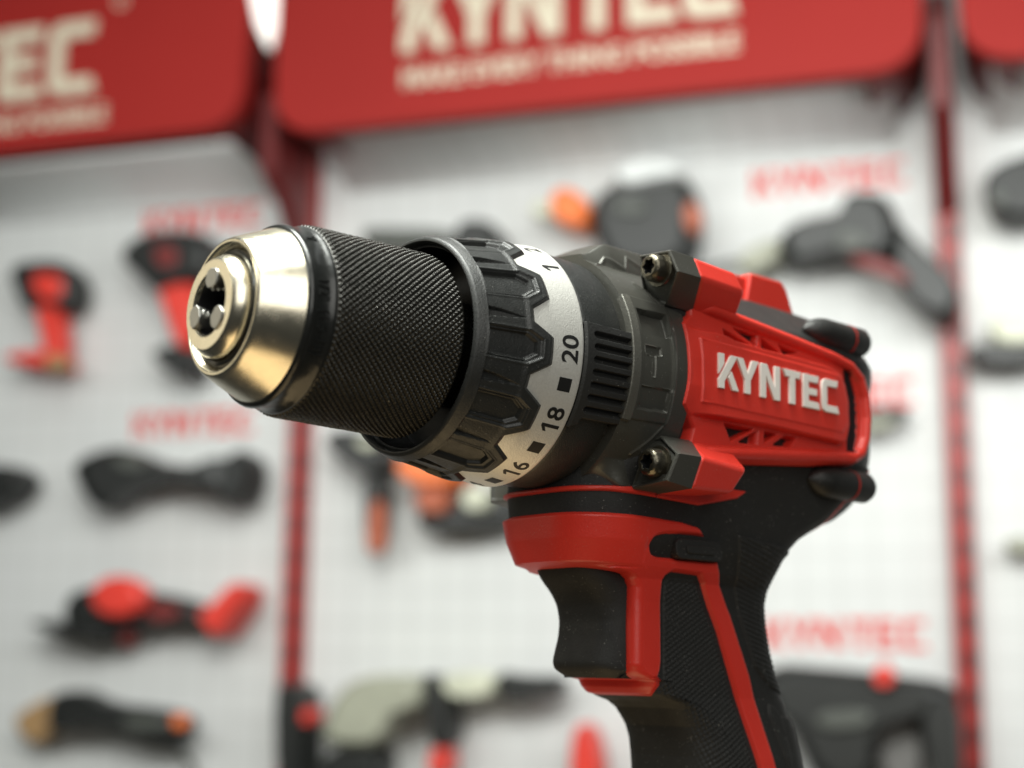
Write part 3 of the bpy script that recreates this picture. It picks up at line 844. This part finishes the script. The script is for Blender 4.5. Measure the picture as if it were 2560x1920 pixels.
# trigger
TZ = [-46, -48, -50.3, -52.0, -54, -57, -61, -65, -69, -71.5, -73, -74.2, -75.0]
TX = [87.6, 88.2, 89.4, 91.2, 93.4, 95.5, 96.5, 96.2, 95.0, 94.4, 95.1, 96.6, 99.0]
z = np.arange(-46, -75.01, -.25)
rows = []
xr_t = np.interp(z, [-75, -73.6, -72, -70, -52.5, -50.2, -48, -46], [101.0, 102.0, 103.0, 103.8, 103.8, 102.4, 99.6, 98.5])
xs_t = np.interp(z, TZ[::-1], TX[::-1]); kx = np.exp(-(np.arange(-9, 10) / 4.5) ** 2); kx /= kx.sum()
xs_t = np.convolve(np.pad(xs_t, 9, mode='edge'), kx, 'valid')
for iz, q in enumerate(z):
    xf = xs_t[iz]; w = 11.9 if q > -73 else 11.9 - (-73 - q) * .8
    a = np.linspace(0, np.pi / 2, 14)
    r = 6.4
    pp = [(xf + r * 1.2 - r * 1.2 * math.cos(b), (w - r) + r * math.sin(b)) for b in a] + [(xr_t[iz], w), (xr_t[iz], 0)]
    P = np.array([(xf, 0)] + pp); Q = P[::-1][1:-1].copy(); Q[:, 1] *= -1
    rows.append(np.concatenate([P, Q]))
G = np.array(rows); Zg = np.repeat(z[:, None], G.shape[1], 1)
mb = MB(); mb.grid(G[..., 0], G[..., 1], Zg, close_v=True)
mb.add(np.stack([G[-1][:, 0], G[-1][:, 1], Zg[-1]], -1), [tuple(range(G.shape[1]))])
link('trigger', mb.mesh('trigger'), 'rubber', drill, angle=40)

# outlines of the hanging tools, metres on the wall (along, up) with near and far depth
BG = [
 ('impact_driver', 'small red and black driver hanging at far left above the angle tool', 'power tool', [
  ('body','tool_black',[(-0.888,0.227),(-0.863,0.241),(-0.789,0.24),(-0.758,0.218),(-0.748,0.176),(-0.764,0.145),(-0.811,0.16),(-0.842,0.15),(-0.863,0.176)],0.02,0.08),
  ('side_panel','tool_red',[(-0.837,0.214),(-0.771,0.212),(-0.765,0.166),(-0.812,0.165)],0.075,0.087),
  ('handle','tool_red',[(-0.838,0.174),(-0.791,0.171),(-0.781,0.13),(-0.769,0.069),(-0.805,0.067),(-0.819,0.12)],0.03,0.07),
  ('foot','tool_red',[(-0.885,0.078),(-0.851,0.082),(-0.805,0.083),(-0.768,0.069),(-0.766,0.049),(-0.812,0.052),(-0.849,0.06),(-0.879,0.065)],0.02,0.08),
  ('knob','tool_tan',[(-0.746,0.054),(-0.748,0.048),(-0.752,0.043),(-0.759,0.041),(-0.767,0.041),(-0.775,0.044),(-0.78,0.049),(-0.782,0.055),(-0.781,0.062),(-0.776,0.066),(-0.769,0.069),(-0.761,0.068),(-0.754,0.065),(-0.749,0.06)],0.07,0.1),
 ]),
 ('impact_wrench', 'black and red driver hanging just behind the chuck nose', 'power tool', [
  ('body','tool_black',[(-0.67,0.234),(-0.628,0.27),(-0.556,0.274),(-0.495,0.257),(-0.487,0.19),(-0.551,0.174),(-0.593,0.165),(-0.623,0.193)],0.02,0.09),
  ('side_panel','tool_maroon',[(-0.594,0.239),(-0.551,0.24),(-0.545,0.204),(-0.579,0.203)],0.085,0.096),
  ('handle','tool_red',[(-0.593,0.181),(-0.552,0.194),(-0.511,0.16),(-0.524,0.075),(-0.546,0.065),(-0.576,0.133)],0.03,0.08),
  ('battery','tool_black',[(-0.601,0.073),(-0.531,0.081),(-0.512,0.037),(-0.532,0.015),(-0.589,0.049)],0.02,0.08),
 ]),
 ('angle_drill', 'long black angle tool with flared end hanging left below the chuck', 'power tool', [
  ('body','tool_black',[(-0.737,-0.12),(-0.716,-0.102),(-0.673,-0.089),(-0.63,-0.089),(-0.594,-0.109),(-0.534,-0.121),(-0.476,-0.124),(-0.448,-0.106),(-0.433,-0.162),(-0.465,-0.172),(-0.49,-0.159),(-0.533,-0.149),(-0.592,-0.151),(-0.633,-0.169),(-0.666,-0.193),(-0.698,-0.179)],0.02,0.09),
  ('side_panel','tool_grey',[(-0.645,-0.105),(-0.606,-0.104),(-0.58,-0.122),(-0.596,-0.132),(-0.639,-0.124)],0.085,0.098),
  ('battery','tool_black',[(-0.445,-0.106),(-0.419,-0.097),(-0.402,-0.126),(-0.406,-0.163),(-0.427,-0.19),(-0.456,-0.184),(-0.46,-0.147)],0.02,0.09),
 ]),
 ('polisher', 'black rounded tool cut off by the left edge of the picture', 'power tool', [
  ('body','tool_black',[(-0.946,-0.11),(-0.863,-0.107),(-0.829,-0.123),(-0.825,-0.143),(-0.849,-0.167),(-0.884,-0.182),(-0.939,-0.189)],0.02,0.08),
 ]),
 ('jigsaw', 'black jigsaw with bright red motor cap and red rear end', 'power tool', [
  ('body','tool_black',[(-0.738,-0.333),(-0.7,-0.312),(-0.61,-0.318),(-0.525,-0.329),(-0.467,-0.349),(-0.478,-0.371),(-0.556,-0.369),(-0.606,-0.38),(-0.656,-0.389),(-0.735,-0.374)],0.02,0.08),
  ('base_plate','tool_black',[(-0.795,-0.371),(-0.779,-0.365),(-0.709,-0.37),(-0.644,-0.384),(-0.651,-0.403),(-0.699,-0.396),(-0.761,-0.383)],0.01,0.09),
  ('motor_cap','tool_red',[(-0.568,-0.331),(-0.572,-0.345),(-0.584,-0.356),(-0.603,-0.363),(-0.625,-0.363),(-0.645,-0.357),(-0.659,-0.345),(-0.665,-0.33),(-0.661,-0.316),(-0.648,-0.304),(-0.629,-0.298),(-0.608,-0.298),(-0.588,-0.305),(-0.574,-0.316)],0.07,0.11),
  ('side_panel','tool_maroon',[(-0.568,-0.341),(-0.535,-0.338),(-0.505,-0.355),(-0.545,-0.37),(-0.571,-0.363)],0.075,0.09),
  ('trigger','tool_maroon',[(-0.639,-0.373),(-0.614,-0.373),(-0.62,-0.41),(-0.631,-0.41)],0.03,0.06),
  ('battery','tool_red',[(-0.485,-0.357),(-0.45,-0.337),(-0.423,-0.307),(-0.403,-0.31),(-0.402,-0.337),(-0.432,-0.38),(-0.447,-0.398),(-0.466,-0.38)],0.02,0.1),
 ]),
 ('multi_tool', 'black corded multi tool with tan scraper head at lower left', 'power tool', [
  ('body','tool_black',[(-0.754,-0.486),(-0.715,-0.475),(-0.684,-0.483),(-0.653,-0.497),(-0.573,-0.501),(-0.509,-0.512),(-0.504,-0.533),(-0.525,-0.56),(-0.579,-0.553),(-0.638,-0.536),(-0.681,-0.527),(-0.731,-0.544),(-0.756,-0.535)],0.02,0.08),
  ('scraper','tool_tan',[(-0.828,-0.526),(-0.8,-0.504),(-0.756,-0.485),(-0.748,-0.536),(-0.774,-0.567),(-0.805,-0.555)],0.03,0.06),
  ('grip','tool_grey',[(-0.603,-0.513),(-0.537,-0.515),(-0.524,-0.532),(-0.577,-0.537),(-0.61,-0.527)],0.075,0.088),
  ('end_cap','tool_orange',[(-0.515,-0.509),(-0.491,-0.51),(-0.492,-0.531),(-0.512,-0.53)],0.075,0.095),
 ]),
 ('spray_gun', 'black tool with glossy round top and orange nose hanging above the drill', 'power tool', [
  ('body','tool_black',[(0.146,0.254),(0.174,0.277),(0.209,0.296),(0.266,0.3),(0.298,0.277),(0.311,0.24),(0.307,0.191),(0.285,0.136),(0.18,0.143),(0.152,0.202)],0.02,0.1),
  ('top_highlight','tool_highlight',[(0.182,0.281),(0.203,0.302),(0.249,0.309),(0.284,0.299),(0.298,0.276),(0.256,0.271),(0.207,0.264)],0.04,0.12),  # glossy highlight on the black top, put into shape and colour
  ('side_panel','tool_grey',[(0.184,0.249),(0.24,0.246),(0.236,0.223),(0.191,0.229)],0.095,0.108),
  ('nose','tool_orange',[(0.081,0.263),(0.09,0.282),(0.112,0.286),(0.143,0.261),(0.145,0.225),(0.119,0.219),(0.09,0.233)],0.03,0.09),
  ('nozzle','tool_cream',[(0.049,0.264),(0.086,0.268),(0.089,0.242),(0.055,0.244)],0.05,0.08),
  ('end_cap','tool_orange_dark',[(0.293,0.236),(0.317,0.234),(0.321,0.192),(0.296,0.188)],0.09,0.115),
 ]),
 ('angle_grinder', 'large black grinder hanging with its handle across the red post', 'power tool', [
  ('body','tool_black',[(0.422,0.182),(0.456,0.201),(0.486,0.205),(0.514,0.209),(0.524,0.239),(0.568,0.236),(0.585,0.22),(0.595,0.186),(0.587,0.142),(0.558,0.134),(0.52,0.146),(0.481,0.146),(0.434,0.132)],0.02,0.1),
  ('handle','tool_black',[(0.589,0.195),(0.622,0.152),(0.661,0.109),(0.674,0.081),(0.663,0.043),(0.634,0.048),(0.604,0.076),(0.58,0.121)],0.03,0.1),
  ('side_panel','tool_grey',[(0.505,0.178),(0.55,0.174),(0.555,0.147),(0.511,0.147)],0.095,0.108),
  ('guard','tool_olive',[(0.358,0.16),(0.392,0.182),(0.426,0.19),(0.433,0.165),(0.398,0.14),(0.368,0.139)],0.02,0.06),
  ('trim','tool_maroon',[(0.523,0.142),(0.567,0.135),(0.604,0.111),(0.609,0.091),(0.579,0.106),(0.535,0.126)],0.09,0.108),
 ]),
 ('rotary_hammer', 'black tool cut off by the right edge of the picture beside the upper post', 'power tool', [
  ('body','tool_black',[(0.709,0.245),(0.733,0.266),(0.795,0.281),(0.79,0.178),(0.732,0.183),(0.711,0.208)],0.02,0.09),
  ('side_panel','tool_grey',[(0.715,0.216),(0.737,0.221),(0.739,0.198),(0.717,0.196)],0.085,0.1),
 ]),
 ('sander', 'pale and black sander cut off by the right edge under the black tool', 'power tool', [
  ('body','tool_cream',[(0.703,0.04),(0.726,0.052),(0.784,0.057),(0.781,0.007),(0.715,0.007)],0.02,0.08),
  ('base_plate','tool_black',[(0.675,0.011),(0.715,0.015),(0.782,0.014),(0.78,-0.018),(0.689,-0.019)],0.01,0.07),
 ]),
 ('oscillating_tool', 'black tool with an orange tipped handle hanging below the knurled sleeve', 'power tool', [
  ('body','tool_black',[(-0.287,-0.091),(-0.274,-0.074),(-0.238,-0.072),(-0.18,-0.088),(-0.175,-0.131),(-0.192,-0.15),(-0.221,-0.143),(-0.261,-0.115)],0.02,0.08),
  ('side_panel','tool_cream',[(-0.223,-0.091),(-0.195,-0.09),(-0.187,-0.105),(-0.215,-0.107)],0.075,0.09),
  ('handle','tool_black',[(-0.218,-0.14),(-0.179,-0.141),(-0.182,-0.199),(-0.186,-0.248),(-0.211,-0.248),(-0.216,-0.199)],0.03,0.07),
  ('grip','tool_orange_dark',[(-0.201,-0.185),(-0.18,-0.185),(-0.175,-0.25),(-0.181,-0.266),(-0.202,-0.265),(-0.207,-0.249)],0.06,0.078),
 ]),
 ('disc_grinder', 'black grinder with orange cover hanging below the clutch collar', 'power tool', [
  ('base_plate','tool_black',[(-0.134,-0.206),(-0.11,-0.191),(-0.069,-0.185),(-0.062,-0.169),(-0.015,-0.167),(0.022,-0.181),(0.033,-0.219),(-0.0,-0.231),(-0.095,-0.236),(-0.123,-0.229)],0.02,0.07),
  ('cover','tool_orange',[(-0.159,-0.123),(-0.124,-0.115),(-0.042,-0.124),(-0.055,-0.165),(-0.082,-0.169),(-0.13,-0.165),(-0.151,-0.15)],0.03,0.1),
  ('gear_case','tool_orange_dark',[(-0.13,-0.166),(-0.069,-0.168),(-0.071,-0.209),(-0.122,-0.208)],0.04,0.09),
  ('knob','tool_cream',[(-0.004,-0.188),(-0.006,-0.196),(-0.012,-0.203),(-0.021,-0.206),(-0.031,-0.206),(-0.039,-0.202),(-0.045,-0.196),(-0.048,-0.187),(-0.046,-0.179),(-0.04,-0.173),(-0.031,-0.169),(-0.021,-0.169),(-0.013,-0.173),(-0.007,-0.18)],0.06,0.1),
 ]),
 ('reciprocating_saw', 'black upright tool with a small red button beside the left post', 'power tool', [
  ('body','tool_black',[(-0.342,-0.47),(-0.334,-0.459),(-0.305,-0.461),(-0.296,-0.479),(-0.292,-0.616),(-0.334,-0.617)],0.02,0.1),
  ('button','tool_red',[(-0.281,-0.508),(-0.281,-0.513),(-0.284,-0.518),(-0.288,-0.52),(-0.292,-0.52),(-0.296,-0.518),(-0.299,-0.514),(-0.3,-0.508),(-0.3,-0.503),(-0.297,-0.498),(-0.293,-0.496),(-0.289,-0.496),(-0.285,-0.498),(-0.282,-0.503)],0.04,0.09),
 ]),
 ('sprayer', 'olive grey spray tool with black hand grip at the bottom of the picture', 'power tool', [
  ('body','tool_olive',[(-0.27,-0.544),(-0.248,-0.478),(-0.214,-0.451),(-0.167,-0.444),(-0.104,-0.446),(-0.103,-0.492),(-0.145,-0.497),(-0.158,-0.525),(-0.177,-0.55),(-0.232,-0.552)],0.02,0.1),
  ('barrel','tool_cream',[(-0.087,-0.446),(-0.044,-0.439),(0.0,-0.441),(-0.001,-0.476),(-0.077,-0.479)],0.03,0.08),
  ('grip','tool_black',[(-0.105,-0.441),(-0.084,-0.446),(-0.056,-0.495),(-0.062,-0.547),(-0.09,-0.548),(-0.096,-0.499)],0.03,0.1),
  ('trigger','tool_red',[(-0.093,-0.548),(-0.07,-0.543),(-0.064,-0.589),(-0.097,-0.591)],0.03,0.09),
  ('nozzle','tool_black',[(0.002,-0.437),(0.044,-0.444),(0.102,-0.442),(0.101,-0.467),(0.051,-0.471),(0.038,-0.482),(0.004,-0.476)],0.03,0.08),
  ('battery','tool_black',[(-0.261,-0.553),(-0.164,-0.549),(-0.176,-0.611),(-0.271,-0.615)],0.02,0.1),
 ]),
 ('pruning_shears', 'rounded red handle standing left of the drill grip at the bottom edge', 'hand tool', [
  ('handle','tool_red',[(0.115,-0.598),(0.12,-0.527),(0.128,-0.509),(0.141,-0.509),(0.153,-0.526),(0.166,-0.596)],0.03,0.09),
 ]),
 ('chainsaw', 'large dark grey tool with a red button behind the drill grip', 'power tool', [
  ('body','tool_black',[(0.381,-0.42),(0.535,-0.431),(0.647,-0.444),(0.642,-0.478),(0.59,-0.488),(0.538,-0.51),(0.532,-0.586),(0.462,-0.588),(0.424,-0.497),(0.386,-0.483)],0.02,0.1),
  ('front_grip','tool_black',[(0.593,-0.46),(0.649,-0.456),(0.648,-0.581),(0.61,-0.582)],0.03,0.11),
  ('side_panel','tool_grey',[(0.46,-0.486),(0.533,-0.478),(0.538,-0.502),(0.469,-0.51)],0.095,0.11),
  ('guard','tool_pale_grey',[(0.534,-0.46),(0.591,-0.459),(0.603,-0.586),(0.539,-0.588)],0.01,0.05),
  ('button','tool_red',[(0.569,-0.436),(0.567,-0.443),(0.563,-0.449),(0.557,-0.452),(0.551,-0.452),(0.545,-0.449),(0.541,-0.444),(0.54,-0.437),(0.542,-0.43),(0.546,-0.424),(0.552,-0.421),(0.558,-0.421),(0.564,-0.424),(0.568,-0.43)],0.09,0.12),
 ]),
 ('trimmer', 'short dark green tool end showing right behind the red drill body', 'hand tool', [
  ('body','tool_black',[(0.524,-0.068),(0.588,-0.067),(0.599,-0.076),(0.581,-0.082),(0.524,-0.081)],0.02,0.06),
  ('blade','tool_olive',[(0.524,-0.081),(0.584,-0.081),(0.571,-0.099),(0.523,-0.101)],0.03,0.05),
 ]),
 ('garden_saw', 'olive tool end cut off by the right edge below the sander', 'hand tool', [
  ('body','tool_olive',[(0.712,-0.256),(0.733,-0.25),(0.768,-0.251),(0.767,-0.272),(0.72,-0.272)],0.02,0.05),
 ]),
 ('blower', 'black tool mostly hidden behind the top of the chuck and collar', 'power tool', [
  ('body','tool_black',[(-0.076,0.206),(-0.065,0.243),(-0.039,0.248),(-0.005,0.238),(0.011,0.185),(-0.064,0.183)],0.02,0.09),
  ('tube','tool_grey',[(-0.24,0.25),(-0.2,0.251),(-0.067,0.237),(-0.067,0.203),(-0.223,0.218)],0.03,0.07),
 ]),
]

# ================================================================== the display wall behind
WM = Matrix(((0.9527349, 0.3038031, 0, 0.0), (-0.3038031, 0.9527349, 0, 2.2628456), (0, 0, 1, 0.4117402 + HEIGHT), (0, 0, 0, 1)))
# wall frame: x along the wall, -y towards the viewer, z up

def wbox(mb, x0, x1, n0, n1, z0, z1):
    mb.prism_l([(x0, z0), (x1, z0), (x1, z1), (x0, z1)], n0, n1)

def wobj(name, mb, m, parent=None, mw=None, **k):
    o = link(name, mb.mesh(name), m, parent, **k)
    if parent is None: o.matrix_world = mw or WM
    return o

mb = MB(1.0); wbox(mb, -5.0, 4.5, -.06, -.02, -1.9, 2.4)
wall = wobj('back_wall', mb, 'wall', smooth=False)
wall['label'] = 'plain white booth wall behind the hanging panels'; wall['category'] = 'wall'; wall['kind'] = 'structure'

PLAB = ['white display panel left of the left red post', 'white display panel between the two red posts', 'white display panel right of the right red post']
for i, (x0, x1) in enumerate(((-1.340, -0.368), (-0.336, 0.643), (0.675, 1.65))):
    mb = MB(1.0); wbox(mb, x0, x1, -.018, 0.0, -1.85, .60)
    p = wobj('display_panel', mb, 'wall', bevel=.003)
    p['label'] = PLAB[i]; p['category'] = 'panel'; p['group'] = 'white display panels of the booth'
    # curved cove joining the panel to the underside of the header
    th = np.linspace(0, np.pi / 2, 18)
    vv = .335 + .045 * np.sin(th); nn = .001 + .165 * (1 - np.cos(th))
    mb = MB(1.0)
    X = np.repeat(np.array([[x0 + .05, x1 - .05]]), 18, 0)
    mb.grid(X, np.repeat(nn[:, None], 2, 1), np.repeat(vv[:, None], 2, 1))
    cv = wobj('cove', mb, 'wall', angle=180)
    cv.parent = p; cv.matrix_world = WM
    so = cv.modifiers.new('thickness', 'SOLIDIFY'); so.thickness = .003

for i, xc in enumerate((-.352, .659)):
    root = empty('booth_post', ['left red upright post of the booth, under the chuck', 'right red upright post of the booth, behind the black grinder'][i], 'post',
                 'red posts between the panels', mw=WM @ Matrix.Translation((xc, 0, -1.85)))
    mb = MB(1.0); wbox(mb, -.015, .015, -.01, .030, 0, 2.40)
    wobj('upright', mb, 'post', root, bevel=.003)
    mb = MB(1.0)
    mb.prism_x([(0.031, 2.06), (0.031, 2.30), (.165, 2.30), (.165, 2.175), (.10, 2.135)], -.013, .013)
    wobj('bracket', mb, 'red_in_shade', root, bevel=.002)

def letters(root, text, x0, z0, h, wscale, m, n0, n1, name='letter'):
    sc_ = h / 9.0; x = x0
    for ch in text:
        polys, adv = LET[ch]
        mb = MB(1.0)
        for poly in polys:
            mb.prism_l([(x + a * sc_ * wscale, z0 + b * sc_) for a, b in poly], n0, n1)
        wobj(name, mb, m, root, smooth=False)
        x += adv * sc_ * wscale

HB = [(-1.345, -.383, 'red header board at the left, cut off, showing the letters EC'),
      (-.328, .640, 'wide red header board in the middle showing KYNTEC'),
      (.688, 1.65, 'red header board cut off at the top right corner')]
for x0, x1, lab in HB:
    up = .022 if x0 < -1 else 0.0
    root = empty('header_board', lab, 'sign board', 'red header boards of the booth', mw=WM @ Matrix.Translation(((x0 + x1) / 2, 0, .368 + up)))
    w = (x1 - x0) / 2
    mb = MB(1.0)
    out = fillet([(-w, 0), (w, 0), (w, .42), (-w, .42)], .078, 10)
    mb.prism_l(out, .165, .20)
    wobj('board', mb, 'header', root, bevel=.003)
    for e in (-1, 1):                       # returns at both ends, coloured as if in shade, following the rounded corner
        arc = [(w, .17), (w, .078), (w - .007, .045), (w - .022, .022), (w - .046, .006), (w - .078, 0)]
        inn = [(w - .004, .17), (w - .004, .079), (w - .010, .048), (w - .025, .026), (w - .048, .010), (w - .078, .004)]
        mb = MB(1.0)
        mb.prism_l([(e * q[0], q[1]) for q in arc + inn[::-1]], .004, .165)
        wobj('end_return', mb, 'red_in_shade', root, angle=60)
    lf = x0 < -1
    letters(root, 'KYNTEC', -w + (.11 if lf else .213), (.105 - up) if lf else .107, .124 if lf else .118, .90 if lf else .815, 'header_letters', .199, .207)
    V, F = text_mesh('MAKE EVERY THING POSSIBLE', .040, bold=.0012)
    V[:, 0] *= .505 / (V[:, 0].max() - V[:, 0].min())
    mb = MB(1.0); mb.add([(a + .0 - w + .213 + .255, .2012, b + .068 - up) for a, b, c in V], F)
    wobj('tagline', mb, 'header_letters', root, smooth=False)
    mb = MB(1.0)
    a = np.linspace(0, 2 * np.pi, 25)[:-1]
    Xr = np.array([[c + .735 - w + 0 * 1 for c in .011 * np.cos(a)], [c + .735 - w for c in .007 * np.cos(a)]])
    Zr = np.array([.235 + .011 * np.sin(a), .235 + .007 * np.sin(a)])
    mb.grid(Xr, np.full(Xr.shape, .2012), Zr, close_v=True)
    wobj('registered_mark', mb, 'header_letters', root, smooth=False)

me_ = MB(1.0)
me_.prism_l([(-.381, .62), (-.331, .62), (-.332, .56), (-.344, .515), (-.366, .56)], .183, .193)
glow = bpy.data.materials.new('glow_plate'); glow.use_nodes = True
gb = glow.node_tree.nodes['Principled BSDF']
gb.inputs['Emission Color'].default_value = (1.0, 0.93, 0.82, 1); gb.inputs['Emission Strength'].default_value = 0.9
M['glow'] = glow
sl = wobj('gap_glow', me_, 'glow', smooth=False)  # emissive plate added for the white glow between the boards
sl['label'] = 'small added plate glowing white in the gap between the left and middle header boards'; sl['category'] = 'glow plate'

LG = [(-.668, .290, 'red printed wordmark on the left panel above the small drivers'), (-.668, -.062, 'red printed wordmark on the left panel below the chuck nose'),
      (.378, .268, 'red printed wordmark on the middle panel above the large grinder'), (.378, -.060, 'red printed wordmark half hidden behind the red drill body'),
      (.382, -.402, 'red printed wordmark right of the drill grip above the large dark tool')]
for x0, z0, lab in LG:
    root = empty('printed_wordmark', lab, 'lettering', 'red wordmarks printed on the panels', mw=WM @ Matrix.Translation((x0, 0, z0)))
    letters(root, 'KYNTEC', 0, 0, .042, 1.02, 'logo_red', .0002, .0012)

for name, lab, cat, parts in BG:
    xs_ = [q[0] for p in parts for q in p[2]]; zs_ = [q[1] for p in parts for q in p[2]]
    cx, cz = (min(xs_) + max(xs_)) / 2, min(zs_)
    root = empty(name, lab, cat, 'tools hanging on the display panels', mw=WM @ Matrix.Translation((cx, 0, cz)))
    for k, (pn, m, poly, n0, n1) in enumerate(parts):
        P = chaikin([(a - cx, b - cz) for a, b in poly], 1)
        c = np.mean(P, axis=0)
        mb = MB(1.0)
        n = len(P); Pa = np.array(P)
        lay = [(n0, .97), (n0 + (n1 - n0) * .2, 1.0), (n0 + (n1 - n0) * .72, 1.0), (n0 + (n1 - n0) * .92, .93), (n1, .78)]
        X = np.array([c[0] + (Pa[:, 0] - c[0]) * s for _, s in lay]); Zq = np.array([c[1] + (Pa[:, 1] - c[1]) * s for _, s in lay])
        Lq = np.array([np.full(n, q) for q, _ in lay])
        mb.grid(X, Lq, Zq, close_v=True)
        mb.add(np.stack([X[-1], Lq[-1], Zq[-1]], -1), [tuple(range(n))])
        mb.add(np.stack([X[0], Lq[0], Zq[0]], -1), [tuple(range(n))])
        wobj(pn, mb, m, root, angle=60)

# cords hanging from two of the tools
def cord(root_name, pts, r, m):
    root = [o for o in bpy.data.objects if o.name == root_name][0]
    inv = root.matrix_world.inverted() @ WM
    P = np.array(pts, float)
    t = np.linspace(0, len(P) - 1, 40)
    Q = np.stack([np.interp(t, range(len(P)), P[:, k]) for k in range(3)], -1)
    for _ in range(12): Q[1:-1] = (Q[:-2] + Q[1:-1] + Q[2:]) / 3
    n = 10; a = np.linspace(0, 2 * np.pi, n, endpoint=False)
    T = np.gradient(Q, axis=0); T /= np.linalg.norm(T, axis=1)[:, None]
    U = np.cross(T, [0, 1, 0]); U /= np.linalg.norm(U, axis=1)[:, None]; Wv = np.cross(T, U)
    G = Q[:, None, :] + r * (np.cos(a)[None, :, None] * U[:, None] + np.sin(a)[None, :, None] * Wv[:, None])
    G = np.array([[list(inv @ Vector((g[0], -g[1], g[2]))) for g in row] for row in G])
    mb = MB(1.0); mb.grid(G[..., 0], -G[..., 1], G[..., 2], close_v=True)
    link('cord', mb.mesh('cord'), m, root, angle=60)
cord('multi_tool', [(-.575, .05, -.542), (-.54, .03, -.555), (-.515, .02, -.59), (-.505, .02, -.66), (-.50, .02, -.75)], .005, 'tool_grey')
cord('spray_gun', [(.235, .05, .17), (.30, .03, .15), (.36, .02, .17), (.40, .02, .13)], .004, 'tool_grey')
